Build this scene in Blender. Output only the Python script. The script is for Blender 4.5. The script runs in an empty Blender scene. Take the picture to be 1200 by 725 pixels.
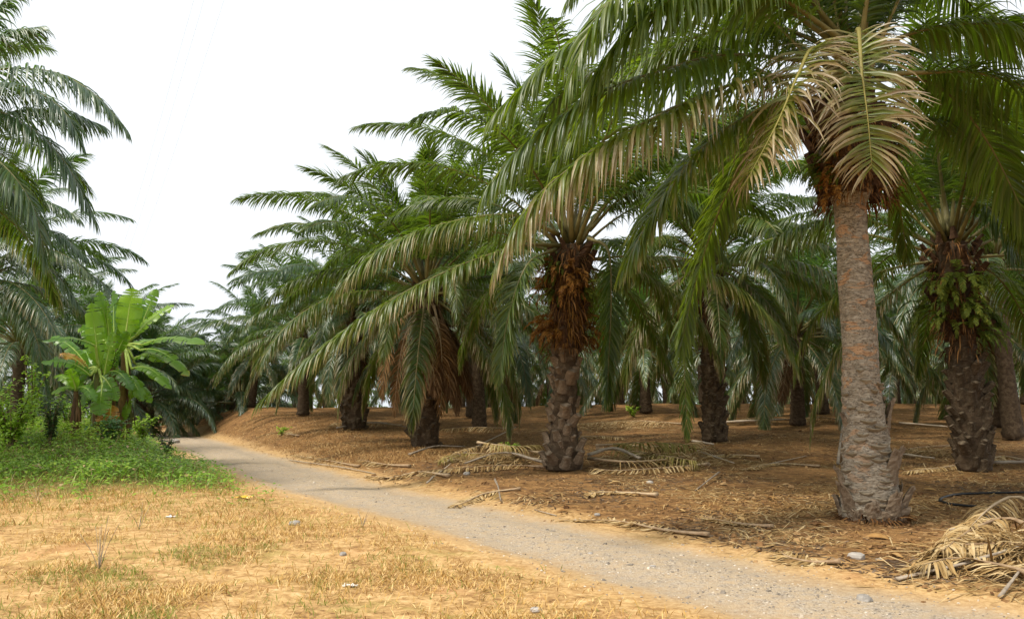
import bpy, math, random
import numpy as np

# ------------------------------------------------------------------ camera, sky, sun, exposure
scene = bpy.context.scene
F_PX = 1000.0                     # focal length in pixels of the 1200 px wide photograph
HORIZON = 475.0
PITCH = math.atan((HORIZON - 362.5) / F_PX)
CAM_H = 1.75
cam_d = bpy.data.cameras.new("camera")
cam = bpy.data.objects.new("camera", cam_d)
scene.collection.objects.link(cam)
cam.location = (0, 0, CAM_H)
cam.rotation_euler = (math.pi / 2 + PITCH, 0, 0)
cam_d.sensor_width = 36.0
cam_d.lens = 36.0 * F_PX / 1200.0
cam_d.clip_start = 0.1
cam_d.clip_end = 3000.0
scene.camera = cam

SUN_EL, SUN_AZ = math.radians(60), math.radians(238)     # azimuth clockwise from +Y
sun_vec = (math.cos(SUN_EL) * math.sin(SUN_AZ), math.cos(SUN_EL) * math.cos(SUN_AZ), math.sin(SUN_EL))
world = bpy.data.worlds.new("World")
scene.world = world
world.use_nodes = True
wn, wl = world.node_tree.nodes, world.node_tree.links
wn.clear()
sky = wn.new("ShaderNodeTexSky")
sky.sky_type = 'NISHITA'
sky.sun_disc = False
sky.sun_elevation = SUN_EL
sky.sun_rotation = SUN_AZ
sky.air_density = 1.0
sky.dust_density = 6.0
sky.ozone_density = 1.0
hs = wn.new("ShaderNodeHueSaturation")
hs.inputs['Saturation'].default_value = 0.10
veil = wn.new("ShaderNodeMix")
veil.data_type = 'RGBA'
veil.inputs[0].default_value = 0.72
veil.inputs[7].default_value = (8.6, 9.0, 9.5, 1)          # even overcast cloud
bgn = wn.new("ShaderNodeBackground")
bgn.inputs['Strength'].default_value = 0.10
wout = wn.new("ShaderNodeOutputWorld")
wl.new(sky.outputs[0], hs.inputs['Color'])
wl.new(hs.outputs[0], veil.inputs[6])
wl.new(veil.outputs[2], bgn.inputs['Color'])
wl.new(bgn.outputs[0], wout.inputs['Surface'])

sun_d = bpy.data.lights.new("sun", 'SUN')
sun_d.energy = 3.0
sun_d.angle = math.radians(12)
sun_d.color = (1.0, 0.93, 0.82)
sun_o = bpy.data.objects.new("sun", sun_d)
scene.collection.objects.link(sun_o)
from mathutils import Vector
sun_o.rotation_euler = Vector(sun_vec).to_track_quat('Z', 'Y').to_euler()
sun_o.location = (-20, -20, 40)

scene.view_settings.view_transform = 'Standard'
scene.view_settings.look = 'None'
scene.view_settings.gamma = 1.0
scene.view_settings.exposure = 0.57
scene.render.engine = 'CYCLES'
scene.cycles.max_bounces = 6
scene.cycles.diffuse_bounces = 3
scene.cycles.glossy_bounces = 2
scene.cycles.transmission_bounces = 3
scene.cycles.use_denoising = True

# ------------------------------------------------------------------ helpers
RNG = np.random.default_rng(7)
random.seed(7)
COL = scene.collection
UP = np.array([0., 0., 1.])


def ray(px, py):
    u, v = (px - 600) / F_PX, -(py - 362.5) / F_PX
    c, s = math.cos(PITCH), math.sin(PITCH)
    return np.array([u, c - s * v, s + c * v])


def at(px, py, Y):
    """world point at depth Y (metres along +Y) seen at a photograph pixel"""
    r = ray(px, py)
    return np.array([0, 0, CAM_H]) + r * (Y / r[1])


def norm(a):
    return a / np.maximum(np.linalg.norm(a, axis=-1, keepdims=True), 1e-9)


def sstep(a, b, x):
    t = np.clip((x - a) / (b - a), 0, 1)
    return t * t * (3 - 2 * t)


# smooth value noise in 2D for numpy use
_NT = np.random.default_rng(3).random((256, 256))


def vnoise(x, y):
    x, y = np.asarray(x, float), np.asarray(y, float)
    xi, yi = np.floor(x).astype(int), np.floor(y).astype(int)
    fx, fy = x - xi, y - yi
    fx, fy = fx * fx * (3 - 2 * fx), fy * fy * (3 - 2 * fy)
    g = lambda i, j: _NT[(xi + i) % 256, (yi + j) % 256]
    return (g(0, 0) * (1 - fx) + g(1, 0) * fx) * (1 - fy) + (g(0, 1) * (1 - fx) + g(1, 1) * fx) * fy


def fbm(x, y, o=4):
    s, a, n = 0, .5, 0
    for k in range(o):
        s = s + a * vnoise(np.asarray(x) * 2 ** k + 17 * k, np.asarray(y) * 2 ** k + 5 * k)
        n += a
        a *= .5
    return s / n


# road centre line (X at depth Y)
RY = np.array([-60, -10, 0, 5, 7, 10.6, 14, 16.7, 20.6, 27, 35, 42, 52, 66, 120, 400.])
RX = np.array([36, 12.5, 6.9, 4.5, 3.2, 1.02, -.98, -2.7, -4.9, -8.2, -12.1, -15.5, -20.6, -28, -60, -230.])
_yy = np.linspace(-60, 400, 1841)
_xx = np.interp(_yy, RY, RX)
_k = np.ones(13) / 13
_xs = np.convolve(np.pad(_xx, 6, mode='edge'), _k, 'valid')


def road_x(y):
    return np.interp(y, _yy, _xs)


def lat(x, y):
    """signed distance from the road's centre line, + to the right"""
    return (x - road_x(y)) * 0.885


def zf(x, y):
    x, y = np.asarray(x, float), np.asarray(y, float)
    l = lat(x, y)
    t = np.clip((y - 15) / 32, 0, 1.15)
    right = (1.18 * t * t + .22 * sstep(18, 30, y) * sstep(-2, 8, x)) * sstep(1.3, 4.2, l)
    right = right + .12 * sstep(1.5, 2.3, l) * sstep(12, 18, y)
    left = .80 * sstep(15, 26, y) * sstep(1.6, 4.6, -l)
    crest = -np.where(y > 43, .0012 * (np.minimum(y, 110) - 43) ** 2, 0)
    rut = -.035 * np.exp(-((np.abs(l) - .75) / .3) ** 2) + .05 * sstep(1.2, 1.9, np.abs(l))
    bump = (fbm(x * .45, y * .45, 3) - .5) * .16 * sstep(1.0, 2.2, np.abs(l))
    fine = (fbm(x * 3.1 + 9, y * 3.1, 3) - .5) * .05
    far = sstep(60, 120, np.abs(x))
    return (right + left + rut + bump + fine) * (1 - far) + crest - .4 * far


def gp(px, py, lo=4., hi=60.):
    """ground point under a photograph pixel"""
    r = ray(px, py)
    for Y in np.arange(lo, hi, .05):
        p = np.array([0, 0, CAM_H]) + r * (Y / r[1])
        if p[2] <= zf(p[0], p[1]):
            return np.array([p[0], p[1], float(zf(p[0], p[1]))])
    return np.array([p[0], p[1], float(zf(p[0], p[1]))])


def mkmesh(name, V, faces, mats, midx=None, attrs=None, smooth=True):
    me = bpy.data.meshes.new(name)
    V = np.asarray(V, dtype=np.float32).reshape(-1, 3)
    if isinstance(faces, np.ndarray):
        nf, k = faces.shape
        me.vertices.add(len(V))
        me.vertices.foreach_set("co", V.ravel())
        me.loops.add(nf * k)
        me.loops.foreach_set("vertex_index", faces.astype(np.int32).ravel())
        me.polygons.add(nf)
        me.polygons.foreach_set("loop_start", (np.arange(nf) * k).astype(np.int32))
        me.polygons.foreach_set("loop_total", np.full(nf, k, np.int32))
    else:
        me.from_pydata(V.tolist(), [], faces)
    for m in mats:
        me.materials.append(m)
    if midx is not None:
        me.polygons.foreach_set("material_index", np.asarray(midx, np.int32))
    me.polygons.foreach_set("use_smooth", np.full(len(me.polygons), smooth))
    for an, av in (attrs or {}).items():
        a = me.attributes.new(an, 'FLOAT', 'POINT')
        a.data.foreach_set("value", np.asarray(av, np.float32))
    me.update()
    me.validate()
    return me


def link(name, data, parent=None, loc=None, rot=None, scale=None):
    o = bpy.data.objects.new(name, data)
    COL.objects.link(o)
    if parent is not None:
        o.parent = parent
    if loc is not None:
        o.location = tuple(float(c) for c in loc)
    if rot is not None:
        o.rotation_euler = tuple(float(c) for c in rot)
    if scale is not None:
        o.scale = (scale,) * 3 if np.isscalar(scale) else tuple(scale)
    return o


def tag(o, label=None, cat=None, group=None, kind=None):
    if label: o['label'] = label
    if cat: o['category'] = cat
    if group: o['group'] = group
    if kind: o['kind'] = kind
    return o


class Geo:
    """collects quad geometry with material index and attributes dry / rnd"""
    def __init__(s):
        s.V, s.F, s.M, s.D, s.R, s.n = [], [], [], [], [], 0

    def add(s, V, F, mi=0, dry=0., rnd=.5):
        V = np.asarray(V, float).reshape(-1, 3)
        s.V.append(V)
        s.F.append(np.asarray(F, int) + s.n)
        s.M.append(np.full(len(F), mi))
        s.D.append(np.broadcast_to(np.asarray(dry, float), (len(V),)).copy())
        s.R.append(np.broadcast_to(np.asarray(rnd, float), (len(V),)).copy())
        s.n += len(V)
        return s

    def mesh(s, name, mats, clampground=None, smooth=True):
        V = np.concatenate(s.V)
        if clampground is not None:
            ox, oy, oz = clampground
            g = zf(V[:, 0] + ox, V[:, 1] + oy) - oz + .008
            V[:, 2] = np.where(V[:, 2] < g, g + .25 * np.clip(V[:, 2] - g, -.12, 0) * 0 + np.abs(np.sin(V[:, 0] * 91)) * .02, V[:, 2])
        return mkmesh(name, V, np.concatenate(s.F), mats, np.concatenate(s.M),
                      {"dry": np.concatenate(s.D), "rnd": np.concatenate(s.R)}, smooth)


def strips(P, D, W, L, wid, limp, k=4, fold=.22, prof=None, dry0=0., drytip=0., rnd=None):
    """leaf blades: n strips starting at P along D, bending to gravity. returns V, F, dry, rnd"""
    n = len(P)
    P, d = np.array(P, float), norm(np.array(D, float))
    L, wid, limp = [np.broadcast_to(np.asarray(a, float), (n,)) for a in (L, wid, limp)]
    prof = prof or [.55, 1., .95, .62, .06]
    pr = np.interp(np.linspace(0, 1, k + 1), np.linspace(0, 1, len(prof)), prof)
    dry0 = np.broadcast_to(np.asarray(dry0, float), (n,))
    drytip = np.broadcast_to(np.asarray(drytip, float), (n,))
    rnd = RNG.random(n) if rnd is None else rnd
    rings, dr = [], []
    c = 3 if fold else 2
    for j in range(k + 1):
        s = norm(W - (W * d).sum(1, keepdims=True) * d)
        w = (wid * pr[j])[:, None]
        if fold:
            nm = np.cross(s, d)
            rings.append(np.stack([P - s * w / 2, P - nm * w * fold, P + s * w / 2], 1))
        else:
            rings.append(np.stack([P - s * w / 2, P + s * w / 2], 1))
        dr.append(np.repeat(np.clip(dry0 + drytip * (j / k) ** 1.5, 0, 1)[:, None], c, 1))
        d = norm(d + np.array([0, 0, -1.]) * (limp / k * (.35 + 1.3 * j / k))[:, None])
        P = P + d * (L / k)[:, None]
    V = np.concatenate(rings, 1)
    base = (np.arange(n) * (k + 1) * c)[:, None]
    q = []
    for j in range(k):
        for a in range(c - 1):
            i = j * c + a
            q.append([i, i + 1, i + 1 + c, i + c])
    q = np.array(q)
    Fc = (base[:, :, None] + q[None]).reshape(-1, 4)
    return V.reshape(-1, 3), Fc, np.concatenate(dr, 1).ravel(), np.repeat(rnd, (k + 1) * c)


def tube(C, R, ns=6, flat=1.0, cap=True):
    """tube along points C with radii R; flat squashes the vertical axis"""
    C = np.asarray(C, float)
    m = len(C)
    T = norm(np.gradient(C, axis=0))
    ref = np.where(np.abs(T[:, 2:3]) > .95, np.array([[1., 0, 0]]), UP[None])
    S = norm(np.cross(T, ref))
    U = np.cross(S, T)
    a = np.arange(ns) / ns * 2 * np.pi
    R = np.broadcast_to(np.asarray(R, float), (m,))
    V = C[:, None] + R[:, None, None] * (np.cos(a)[None, :, None] * S[:, None] + flat * np.sin(a)[None, :, None] * U[:, None])
    i = np.arange(ns)
    F = []
    for j in range(m - 1):
        F.append(np.stack([j * ns + i, j * ns + (i + 1) % ns, (j + 1) * ns + (i + 1) % ns, (j + 1) * ns + i], 1))
    V = V.reshape(-1, 3)
    if cap:
        for e, sgn in ((0, -1), (m - 1, 1)):
            V = np.concatenate([V, C[e:e + 1]])
            ci = len(V) - 1
            h = np.arange(0, ns, 2)
            F.append(np.stack([e * ns + h, e * ns + (h + 1) % ns, e * ns + (h + 2) % ns, np.full(len(h), ci)], 1)[:, ::sgn])
    return V, np.concatenate(F)


def spline(P, m):
    P = np.asarray(P, float)
    Q = np.concatenate([[2 * P[0] - P[1]], P, [2 * P[-1] - P[-2]]])
    out = []
    for i in range(len(P) - 1):
        a, b, c, d = Q[i:i + 4]
        for t in np.linspace(0, 1, 24, endpoint=False):
            out.append(.5 * ((2 * b) + (-a + c) * t + (2 * a - 5 * b + 4 * c - d) * t * t + (-a + 3 * b - 3 * c + d) * t ** 3))
    out.append(P[-1])
    out = np.array(out)
    s = np.concatenate([[0], np.cumsum(np.linalg.norm(np.diff(out, axis=0), axis=1))])
    q = np.linspace(0, s[-1], m)
    return np.stack([np.interp(q, s, out[:, i]) for i in range(3)], 1)


# ------------------------------------------------------------------ materials
def mat(name, build):
    m = bpy.data.materials.new(name)
    m.use_nodes = True
    nt = m.node_tree
    nt.nodes.clear()
    build(nt)
    return m


class N:
    def __init__(s, nt): s.nt = nt

    def __call__(s, t, ins=None, **props):
        n = s.nt.nodes.new(t)
        for k, v in props.items(): setattr(n, k, v)
        for k, v in (ins or {}).items():
            if isinstance(v, bpy.types.NodeSocket): s.nt.links.new(v, n.inputs[k])
            else: n.inputs[k].default_value = v
        return n

    def noise(s, scale, detail=4, rough=.6, vec=None, dist=0.):
        n = s('ShaderNodeTexNoise', {'Scale': scale, 'Detail': detail, 'Roughness': rough, 'Distortion': dist})
        if vec: s.nt.links.new(vec, n.inputs['Vector'])
        return n.outputs[0]

    def mix(s, f, a, b, mode='MIX'):
        n = s('ShaderNodeMix', data_type='RGBA', blend_type=mode)
        for i, v in ((0, f), (6, a), (7, b)):
            if isinstance(v, bpy.types.NodeSocket): s.nt.links.new(v, n.inputs[i])
            elif i == 0: n.inputs[0].default_value = v
            else: n.inputs[i].default_value = (*v, 1) if len(v) == 3 else v
        return n.outputs[2]

    def math(s, op, a, b=0., c=0., clamp=False):
        n = s('ShaderNodeMath', operation=op, use_clamp=clamp)
        for i, v in enumerate((a, b, c)):
            if isinstance(v, bpy.types.NodeSocket): s.nt.links.new(v, n.inputs[i])
            else: n.inputs[i].default_value = v
        return n.outputs[0]

    def ramp(s, f, stops):
        n = s('ShaderNodeValToRGB', {'Fac': f})
        e = n.color_ramp.elements
        while len(e) < len(stops): e.new(.5)
        for el, (p, c) in zip(e, stops):
            el.position = p
            el.color = (*c, 1)
        return n.outputs[0]

    def rng(s, v, a, b, c=0., d=1.):
        n = s('ShaderNodeMapRange', {0: v, 1: a, 2: b, 3: c, 4: d})
        return n.outputs[0]

    def attr(s, name): return s('ShaderNodeAttribute', attribute_name=name).outputs['Fac']

    def pos(s): return s('ShaderNodeNewGeometry').outputs['Position']

    def obj(s): return s('ShaderNodeTexCoord').outputs['Object']

    def out(s, sh): s('ShaderNodeOutputMaterial', {'Surface': sh})

    def bump(s, h, strength=.5, dist=.02):
        return s('ShaderNodeBump', {'Height': h, 'Strength': strength, 'Distance': dist}).outputs[0]


def leaf_mat(name, greens, dryc, rough=.42, transl=.30, tc=(.30, .42, .05), spec=.5):
    """greens: two base greens; dry attribute mixes to dead colours"""
    def b(nt):
        n = N(nt)
        rnd, dry = n.attr("rnd"), n.attr("dry")
        orand = n('ShaderNodeObjectInfo').outputs['Random']
        f = n.math('ADD', n.math('MULTIPLY', rnd, .55), n.math('MULTIPLY', orand, .45))
        g = n.ramp(f, [(.1, greens[0]), (.55, greens[1]), (.95, greens[2])])
        dn = n.noise(14., 3, .6, n.pos())
        dcol = n.ramp(n.math('ADD', n.math('MULTIPLY', rnd, .6), n.math('MULTIPLY', dn, .4)), [(.2, dryc[0]), (.5, dryc[1]), (.8, dryc[2])])
        dm = n.rng(n.math('ADD', dry, n.math('MULTIPLY', n.math('SUBTRACT', dn, .5), .5)), .30, .62)
        dm = n.math('MULTIPLY', dm, n.rng(dry, 0.02, .12))
        yel = n.mix(n.rng(dry, .15, .6), g, (.22, .19, .035))
        c = n.mix(dm, yel, dcol)
        p = n('ShaderNodeBsdfPrincipled', {'Base Color': c, 'Roughness': rough, 'Specular IOR Level': spec})
        tcol = n.mix(dm, n.mix(n.rng(dry, .15, .6), n.mix(f, tc, (tc[0] * .6, tc[1] * .85, tc[2] * .8)), (.40, .36, .06)), dcol)
        t = n('ShaderNodeBsdfTranslucent', {'Color': tcol})
        m = n('ShaderNodeMixShader', {0: transl, 1: p.outputs[0], 2: t.outputs[0]})
        n.out(m.outputs[0])
    return mat(name, b)


DRYC = [(.17, .105, .042), (.34, .25, .115), (.50, .42, .255)]
DEADC = [(.075, .040, .018), (.16, .085, .035), (.27, .165, .08)]
STRAW = [(.20, .115, .04), (.38, .25, .10), (.54, .41, .22)]
M_FROND = leaf_mat("palm_leaflet", [(.024, .058, .009), (.062, .104, .012), (.145, .170, .020)], DRYC, rough=.40, transl=.36, tc=(.20, .29, .016), spec=.55)
M_FROND_YG = leaf_mat("palm_leaflet_yellowish", [(.030, .066, .007), (.070, .114, .010), (.150, .178, .017)], DRYC, rough=.40, transl=.42, tc=(.34, .43, .02), spec=.55)
M_FROND_FAR = leaf_mat("palm_leaflet_sky_tint", [(.022, .060, .026), (.050, .102, .035), (.120, .162, .032)], DRYC, rough=.38, transl=.32, tc=(.17, .28, .03), spec=.85)  # bluish sky reflection on far and left fronds put into the base greens
M_DEADTAN = leaf_mat("palm_leaflet_dead_tan", [(.06, .06, .02)] * 3, [(.13, .065, .025), (.26, .14, .05), (.38, .24, .11)], rough=.7, transl=.12, spec=.2)
M_DEAD = leaf_mat("palm_leaflet_dead", [(.06, .06, .02)] * 3, DEADC, rough=.7, transl=.12, spec=.2)
M_STRAW = leaf_mat("straw", [(.16, .15, .04)] * 3, STRAW, rough=.75, transl=.10, spec=.2)
M_LITTER = leaf_mat("leaf_litter", [(.10, .06, .02)] * 3, [(.16, .075, .025), (.33, .18, .06), (.50, .34, .15)], rough=.8, transl=.08, spec=.15)
M_DARKDEBRIS = leaf_mat("dark_debris", [(.05, .03, .015)] * 3, [(.035, .02, .011), (.085, .05, .027), (.20, .14, .09)], rough=.85, transl=.02, spec=.15)
M_DRYGRASS = leaf_mat("dry_grass", [(.14, .17, .03), (.24, .22, .05), (.34, .27, .07)], [(.22, .115, .032), (.53, .325, .095), (.72, .53, .25)], rough=.75, transl=.2, spec=.15)
M_WEED = leaf_mat("weed_leaf", [(.08, .18, .012), (.20, .33, .018), (.38, .46, .025)], STRAW, rough=.5, transl=.32, tc=(.28, .50, .04))
M_LIME = leaf_mat("lime_leaf", [(.15, .28, .015), (.27, .42, .02), (.40, .52, .03)], STRAW, rough=.5, transl=.35, tc=(.45, .65, .04))
M_DARKLEAF = leaf_mat("dark_leaf", [(.02, .045, .012), (.03, .065, .015), (.045, .09, .02)], STRAW, rough=.45, transl=.2)
M_BUSHLEAF = leaf_mat("bush_leaf", [(.05, .13, .03), (.075, .18, .045), (.12, .24, .07)], STRAW, rough=.38, transl=.25)
M_FERN = leaf_mat("fern_leaf", [(.05, .09, .012), (.10, .13, .015), (.20, .20, .02)], [(.09, .036, .009), (.25, .105, .018), (.38, .19, .035)], rough=.6, transl=.3, spec=.2)
M_FIBRE = leaf_mat("brown_fibre", [(.06, .03, .012)] * 3, [(.05, .022, .010), (.12, .055, .02), (.24, .12, .04)], rough=.85, transl=.0, spec=.1)
M_BANANA = leaf_mat("banana_leaf", [(.028, .095, .010), (.095, .22, .012), (.24, .40, .018)], [(.28, .12, .02), (.50, .24, .03), (.42, .26, .09)], rough=.36, transl=.40, tc=(.45, .70, .03))


def bark_mat(name, cols, scale=1., bumpd=.02, rough=.85):
    def b(nt):
        n = N(nt)
        o = n.obj()
        mp = n('ShaderNodeMapping', {'Vector': o, 'Scale': (1.0, 1.0, 1.6)}).outputs[0]
        a = n.noise(5.5 * scale, 6, .65, mp, .6)
        f = n.noise(38 * scale, 5, .7, mp)
        c = n.ramp(n.math('ADD', n.math('MULTIPLY', a, .75), n.math('MULTIPLY', f, .25)), [(.30, cols[0]), (.44, cols[1]), (.54, cols[2]), (.66, cols[3])])
        orand = n('ShaderNodeObjectInfo').outputs['Random']
        c = n.mix(n.rng(orand, 0, 1, 0, .5), c, cols[1])
        p = n('ShaderNodeBsdfPrincipled', {'Base Color': c, 'Roughness': rough, 'Specular IOR Level': .25,
              'Normal': n.bump(n.math('ADD', a, n.math('MULTIPLY', f, .6)), .9, bumpd)})
        n.out(p.outputs[0])
    return mat(name, b)


M_BARK = bark_mat("palm_bark", [(.026, .016, .009), (.062, .040, .022), (.110, .075, .043), (.185, .135, .085)])
M_BARK_PALE = bark_mat("palm_bark_pale", [(.08, .058, .034), (.185, .145, .09), (.26, .21, .14), (.37, .31, .22)], 1., .015)
M_STUB = bark_mat("leaf_base_bark", [(.024, .016, .009), (.062, .042, .023), (.125, .09, .054), (.25, .195, .13)], 1.3)
M_STUB_PALE = bark_mat("leaf_base_pale", [(.065, .043, .026), (.15, .105, .065), (.25, .185, .12), (.38, .30, .215)], 1.3)
M_BOOT = bark_mat("crown_boot", [(.022, .012, .007), (.055, .028, .014), (.10, .052, .025), (.17, .10, .05)], 1.5)


def hero_bark(nt):
    n = N(nt)
    o = n.obj()
    flat = n('ShaderNodeMapping', {'Vector': o, 'Scale': (1, 1, 2.4)}).outputs[0]
    big = n.noise(2.6, 5, .6, flat, .8)
    med = n.noise(8, 6, .65, flat, 1.2)
    fin = n.noise(55, 4, .7, flat)
    base = n.ramp(med, [(.28, (.12, .092, .062)), (.40, (.225, .18, .125)), (.52, (.31, .26, .19)), (.66, (.43, .37, .285))])
    orange = n.ramp(fin, [(.3, (.36, .20, .10)), (.7, (.50, .31, .17))])
    z = n('ShaderNodeSeparateXYZ', {0: o}).outputs[2]
    amt = n.math('MULTIPLY', n.rng(big, .55, .585), n.rng(z, .3, 2.0, .3, .9))
    c = n.mix(amt, base, orange)
    crack = n.noise(5.0, 3, .5, n('ShaderNodeMapping', {'Vector': o, 'Scale': (1, 1, 5)}).outputs[0], 1.5)
    dark = n.rng(n.math('ABSOLUTE', n.math('SUBTRACT', crack, .5)), .0, .022, .7, 0.)
    pits = n.rng(n.noise(13, 3, .6, flat), .64, .70, 0., .6)
    c = n.mix(n.math('MAXIMUM', dark, pits), c, (.045, .028, .018))
    h = n.math('SUBTRACT', n.math('ADD', n.math('MULTIPLY', med, .8), n.math('MULTIPLY', fin, .35)), n.math('MAXIMUM', dark, pits))
    p = n('ShaderNodeBsdfPrincipled', {'Base Color': c, 'Roughness': .85, 'Specular IOR Level': .2, 'Normal': n.bump(h, .9, .018)})
    n.out(p.outputs[0])


M_HERO = mat("bare_palm_bark", hero_bark)


def simple(name, c1, c2, rough=.6, scale=8., bumpd=.01, spec=.3):
    def b(nt):
        n = N(nt)
        o = n.obj()
        f = n.noise(scale, 5, .6, o)
        orand = n('ShaderNodeObjectInfo').outputs['Random']
        ff = n.math('ADD', n.math('MULTIPLY', f, .7), n.math('MULTIPLY', orand, .3))
        c = n.ramp(ff, [(.3, c1), (.7, c2)])
        n.out(n('ShaderNodeBsdfPrincipled', {'Base Color': c, 'Roughness': rough, 'Specular IOR Level': spec,
              'Normal': n.bump(f, .5, bumpd)}).outputs[0])
    return mat(name, b)


M_RACHIS = simple("frond_rachis", (.10, .095, .03), (.24, .20, .075), .5, 6.)
M_RACHIS_Y = simple("frond_rachis_yellow", (.20, .17, .045), (.31, .265, .065), .6, 6.)
M_RACHIS_DEAD = simple("dead_rachis", (.24, .15, .08), (.48, .36, .22), .75, 9.)
M_PETIOLE_GREY = simple("weathered_petiole", (.20, .16, .12), (.46, .38, .28), .8, 11.)
M_STONE = simple("stone", (.20, .18, .155), (.44, .40, .35), .85, 9., .01)
M_BROWNLEAF = simple("brown_leaf", (.12, .06, .025), (.30, .17, .07), .8, 12.)
M_HOSE = simple("black_hose", (.010, .010, .010), (.022, .021, .020), .45, 20.)
M_YELLOW = simple("yellow_plastic", (.65, .42, .03), (.80, .58, .05), .4, 4.)
M_PALEPLASTIC = simple("pale_plastic", (.55, .53, .48), (.75, .73, .68), .4, 4.)
M_STEM = simple("banana_stem", (.10, .055, .02), (.26, .17, .06), .7, 9., .02)
M_STEM_G = simple("banana_stem_green", (.08, .10, .02), (.20, .20, .05), .55, 7., .01)
M_MIDRIB = simple("banana_midrib", (.30, .42, .06), (.42, .52, .12), .45, 5.)
M_FRUIT = simple("green_banana", (.10, .26, .015), (.20, .38, .03), .45, 8.)
M_TWIG = simple("shrub_stem", (.09, .065, .03), (.19, .14, .07), .8, 15.)
M_CABLE = simple("cable", (.60, .61, .63), (.66, .67, .69), .5, 2.)  # grey paled to stand in for haze over the distant wires
M_CLOD = simple("soil_clod", (.17, .085, .035), (.32, .18, .075), .95, 12., .02)


def ground_mat(nt):
    n = N(nt)
    p = n.pos()
    road, lit, grn = n.attr("road"), n.attr("litter"), n.attr("green")
    big = n.noise(.35, 5, .6, p)
    med = n.noise(2.2, 6, .65, p)
    fin = n.noise(17, 6, .7, p)
    vfin = n.noise(75, 4, .7, p)
    # dry lawn on the left
    f2 = n.noise(6.5, 6, .7, p)
    mixn = n.math('ADD', n.math('MULTIPLY', med, .30), n.math('ADD', n.math('MULTIPLY', f2, .35), n.math('MULTIPLY', fin, .35)))
    lawn = n.ramp(mixn, [(.38, (.15, .080, .032)), (.46, (.35, .205, .080)), (.53, (.52, .33, .14)), (.62, (.64, .455, .235))])
    lawn = n.mix(n.rng(n.noise(1.3, 5, .7, p), .54, .66, 0., .6), lawn, (.30, .235, .07))
    lawn = n.mix(n.rng(n.noise(.8, 5, .65, p), .56, .68, 0., .5), lawn, (.40, .20, .085))
    # brown soil and litter on the right
    soil = n.ramp(mixn, [(.38, (.046, .024, .012)), (.46, (.125, .064, .026)), (.53, (.24, .125, .046)), (.63, (.40, .235, .088))])
    soil = n.mix(n.rng(big, .47, .64, 0, .5), soil, n.mix(fin, (.20, .10, .036), (.36, .21, .08)))
    soil = n.mix(n.rng(vfin, .56, .72, 0., .45), soil, (.46, .33, .17))
    soil = n.mix(n.rng(vfin, .44, .30, 0., .6), soil, (.07, .038, .02))
    green = n.ramp(med, [(.3, (.05, .045, .015)), (.6, (.12, .12, .03))])
    c = n.mix(n.rng(n.math('ADD', lit, n.math('MULTIPLY', n.math('SUBTRACT', med, .5), .9)), .3, .7), lawn, soil)
    c = n.mix(n.rng(n.math('ADD', grn, n.math('MULTIPLY', n.math('SUBTRACT', med, .5), .9)), .3, .7), c, green)
    # sandy shoulders then grey gravel
    sand = n.ramp(fin, [(.3, (.34, .205, .088)), (.55, (.46, .305, .145)), (.75, (.55, .40, .22))])
    peb = n('ShaderNodeTexVoronoi', {'Vector': p, 'Scale': 60., 'Randomness': 1.})
    pebc = n.ramp(n('ShaderNodeSeparateColor', {0: peb.outputs['Color']}).outputs[0], [(.0, (.15, .128, .10)), (.5, (.34, .285, .225)), (1., (.50, .44, .36))])
    grav = n.mix(n.rng(f2, .38, .58, .15, .85), pebc, (.44, .335, .215))
    shoulder = n.rng(n.math('ADD', road, n.math('MULTIPLY', n.math('SUBTRACT', med, .5), .55)), .16, .44)
    core = n.rng(n.math('ADD', road, n.math('ADD', n.math('MULTIPLY', n.math('SUBTRACT', med, .5), .7), n.math('MULTIPLY', n.math('SUBTRACT', fin, .5), .5))), .58, .98)
    c = n.mix(n.math('MULTIPLY', shoulder, .7), c, sand)
    c = n.mix(core, c, grav)
    c = n.mix(n.math('MULTIPLY', n.math('MULTIPLY', n.attr('rut'), shoulder), .6), c, n.ramp(fin, [(.3, (.24, .19, .135)), (.7, (.40, .33, .24))]))
    h = n.math('ADD', n.math('MULTIPLY', fin, .7), n.math('ADD', n.math('MULTIPLY', vfin, .35), n.math('MULTIPLY', n.math('MULTIPLY', peb.outputs['Distance'], core), -.5)))
    n.out(n('ShaderNodeBsdfPrincipled', {'Base Color': c, 'Roughness': .95, 'Specular IOR Level': .1, 'Normal': n.bump(h, .8, .03)}).outputs[0])


M_GROUND = mat("ground", ground_mat)

# ------------------------------------------------------------------ ground and road
def road_w(x, y):
    l = (np.abs(lat(x, y)) + (vnoise(x * .8, y * .8) - .5) * .35) / np.interp(y, [7, 14, 24], [.74, .90, 1.12])
    return 1 - sstep(.45, 2.3, l)


def litter_w(x, y):
    return sstep(.9, 2.6, lat(x, y))


def green_w(x, y):
    l = -lat(x, y)
    e = (fbm(x * .35, y * .35, 3) - .5) * 4
    return sstep(13.8, 21.0, y + e) * sstep(1.3, 2.6, l + e * .15) * (1 - sstep(60, 90, y))


def ground_attrs(X, Y):
    l = lat(X, Y) + (fbm(X * .3, Y * .3, 2) - .5) * .3
    rut = np.exp(-((np.abs(l) - .78) / .26) ** 2) * (.55 + .9 * (fbm(X * .5 + 8, Y * .5, 3) - .3))
    return {"rut": np.clip(rut, 0, 1), "road": road_w(X, Y), "litter": litter_w(X, Y), "green": green_w(X, Y)}


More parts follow.
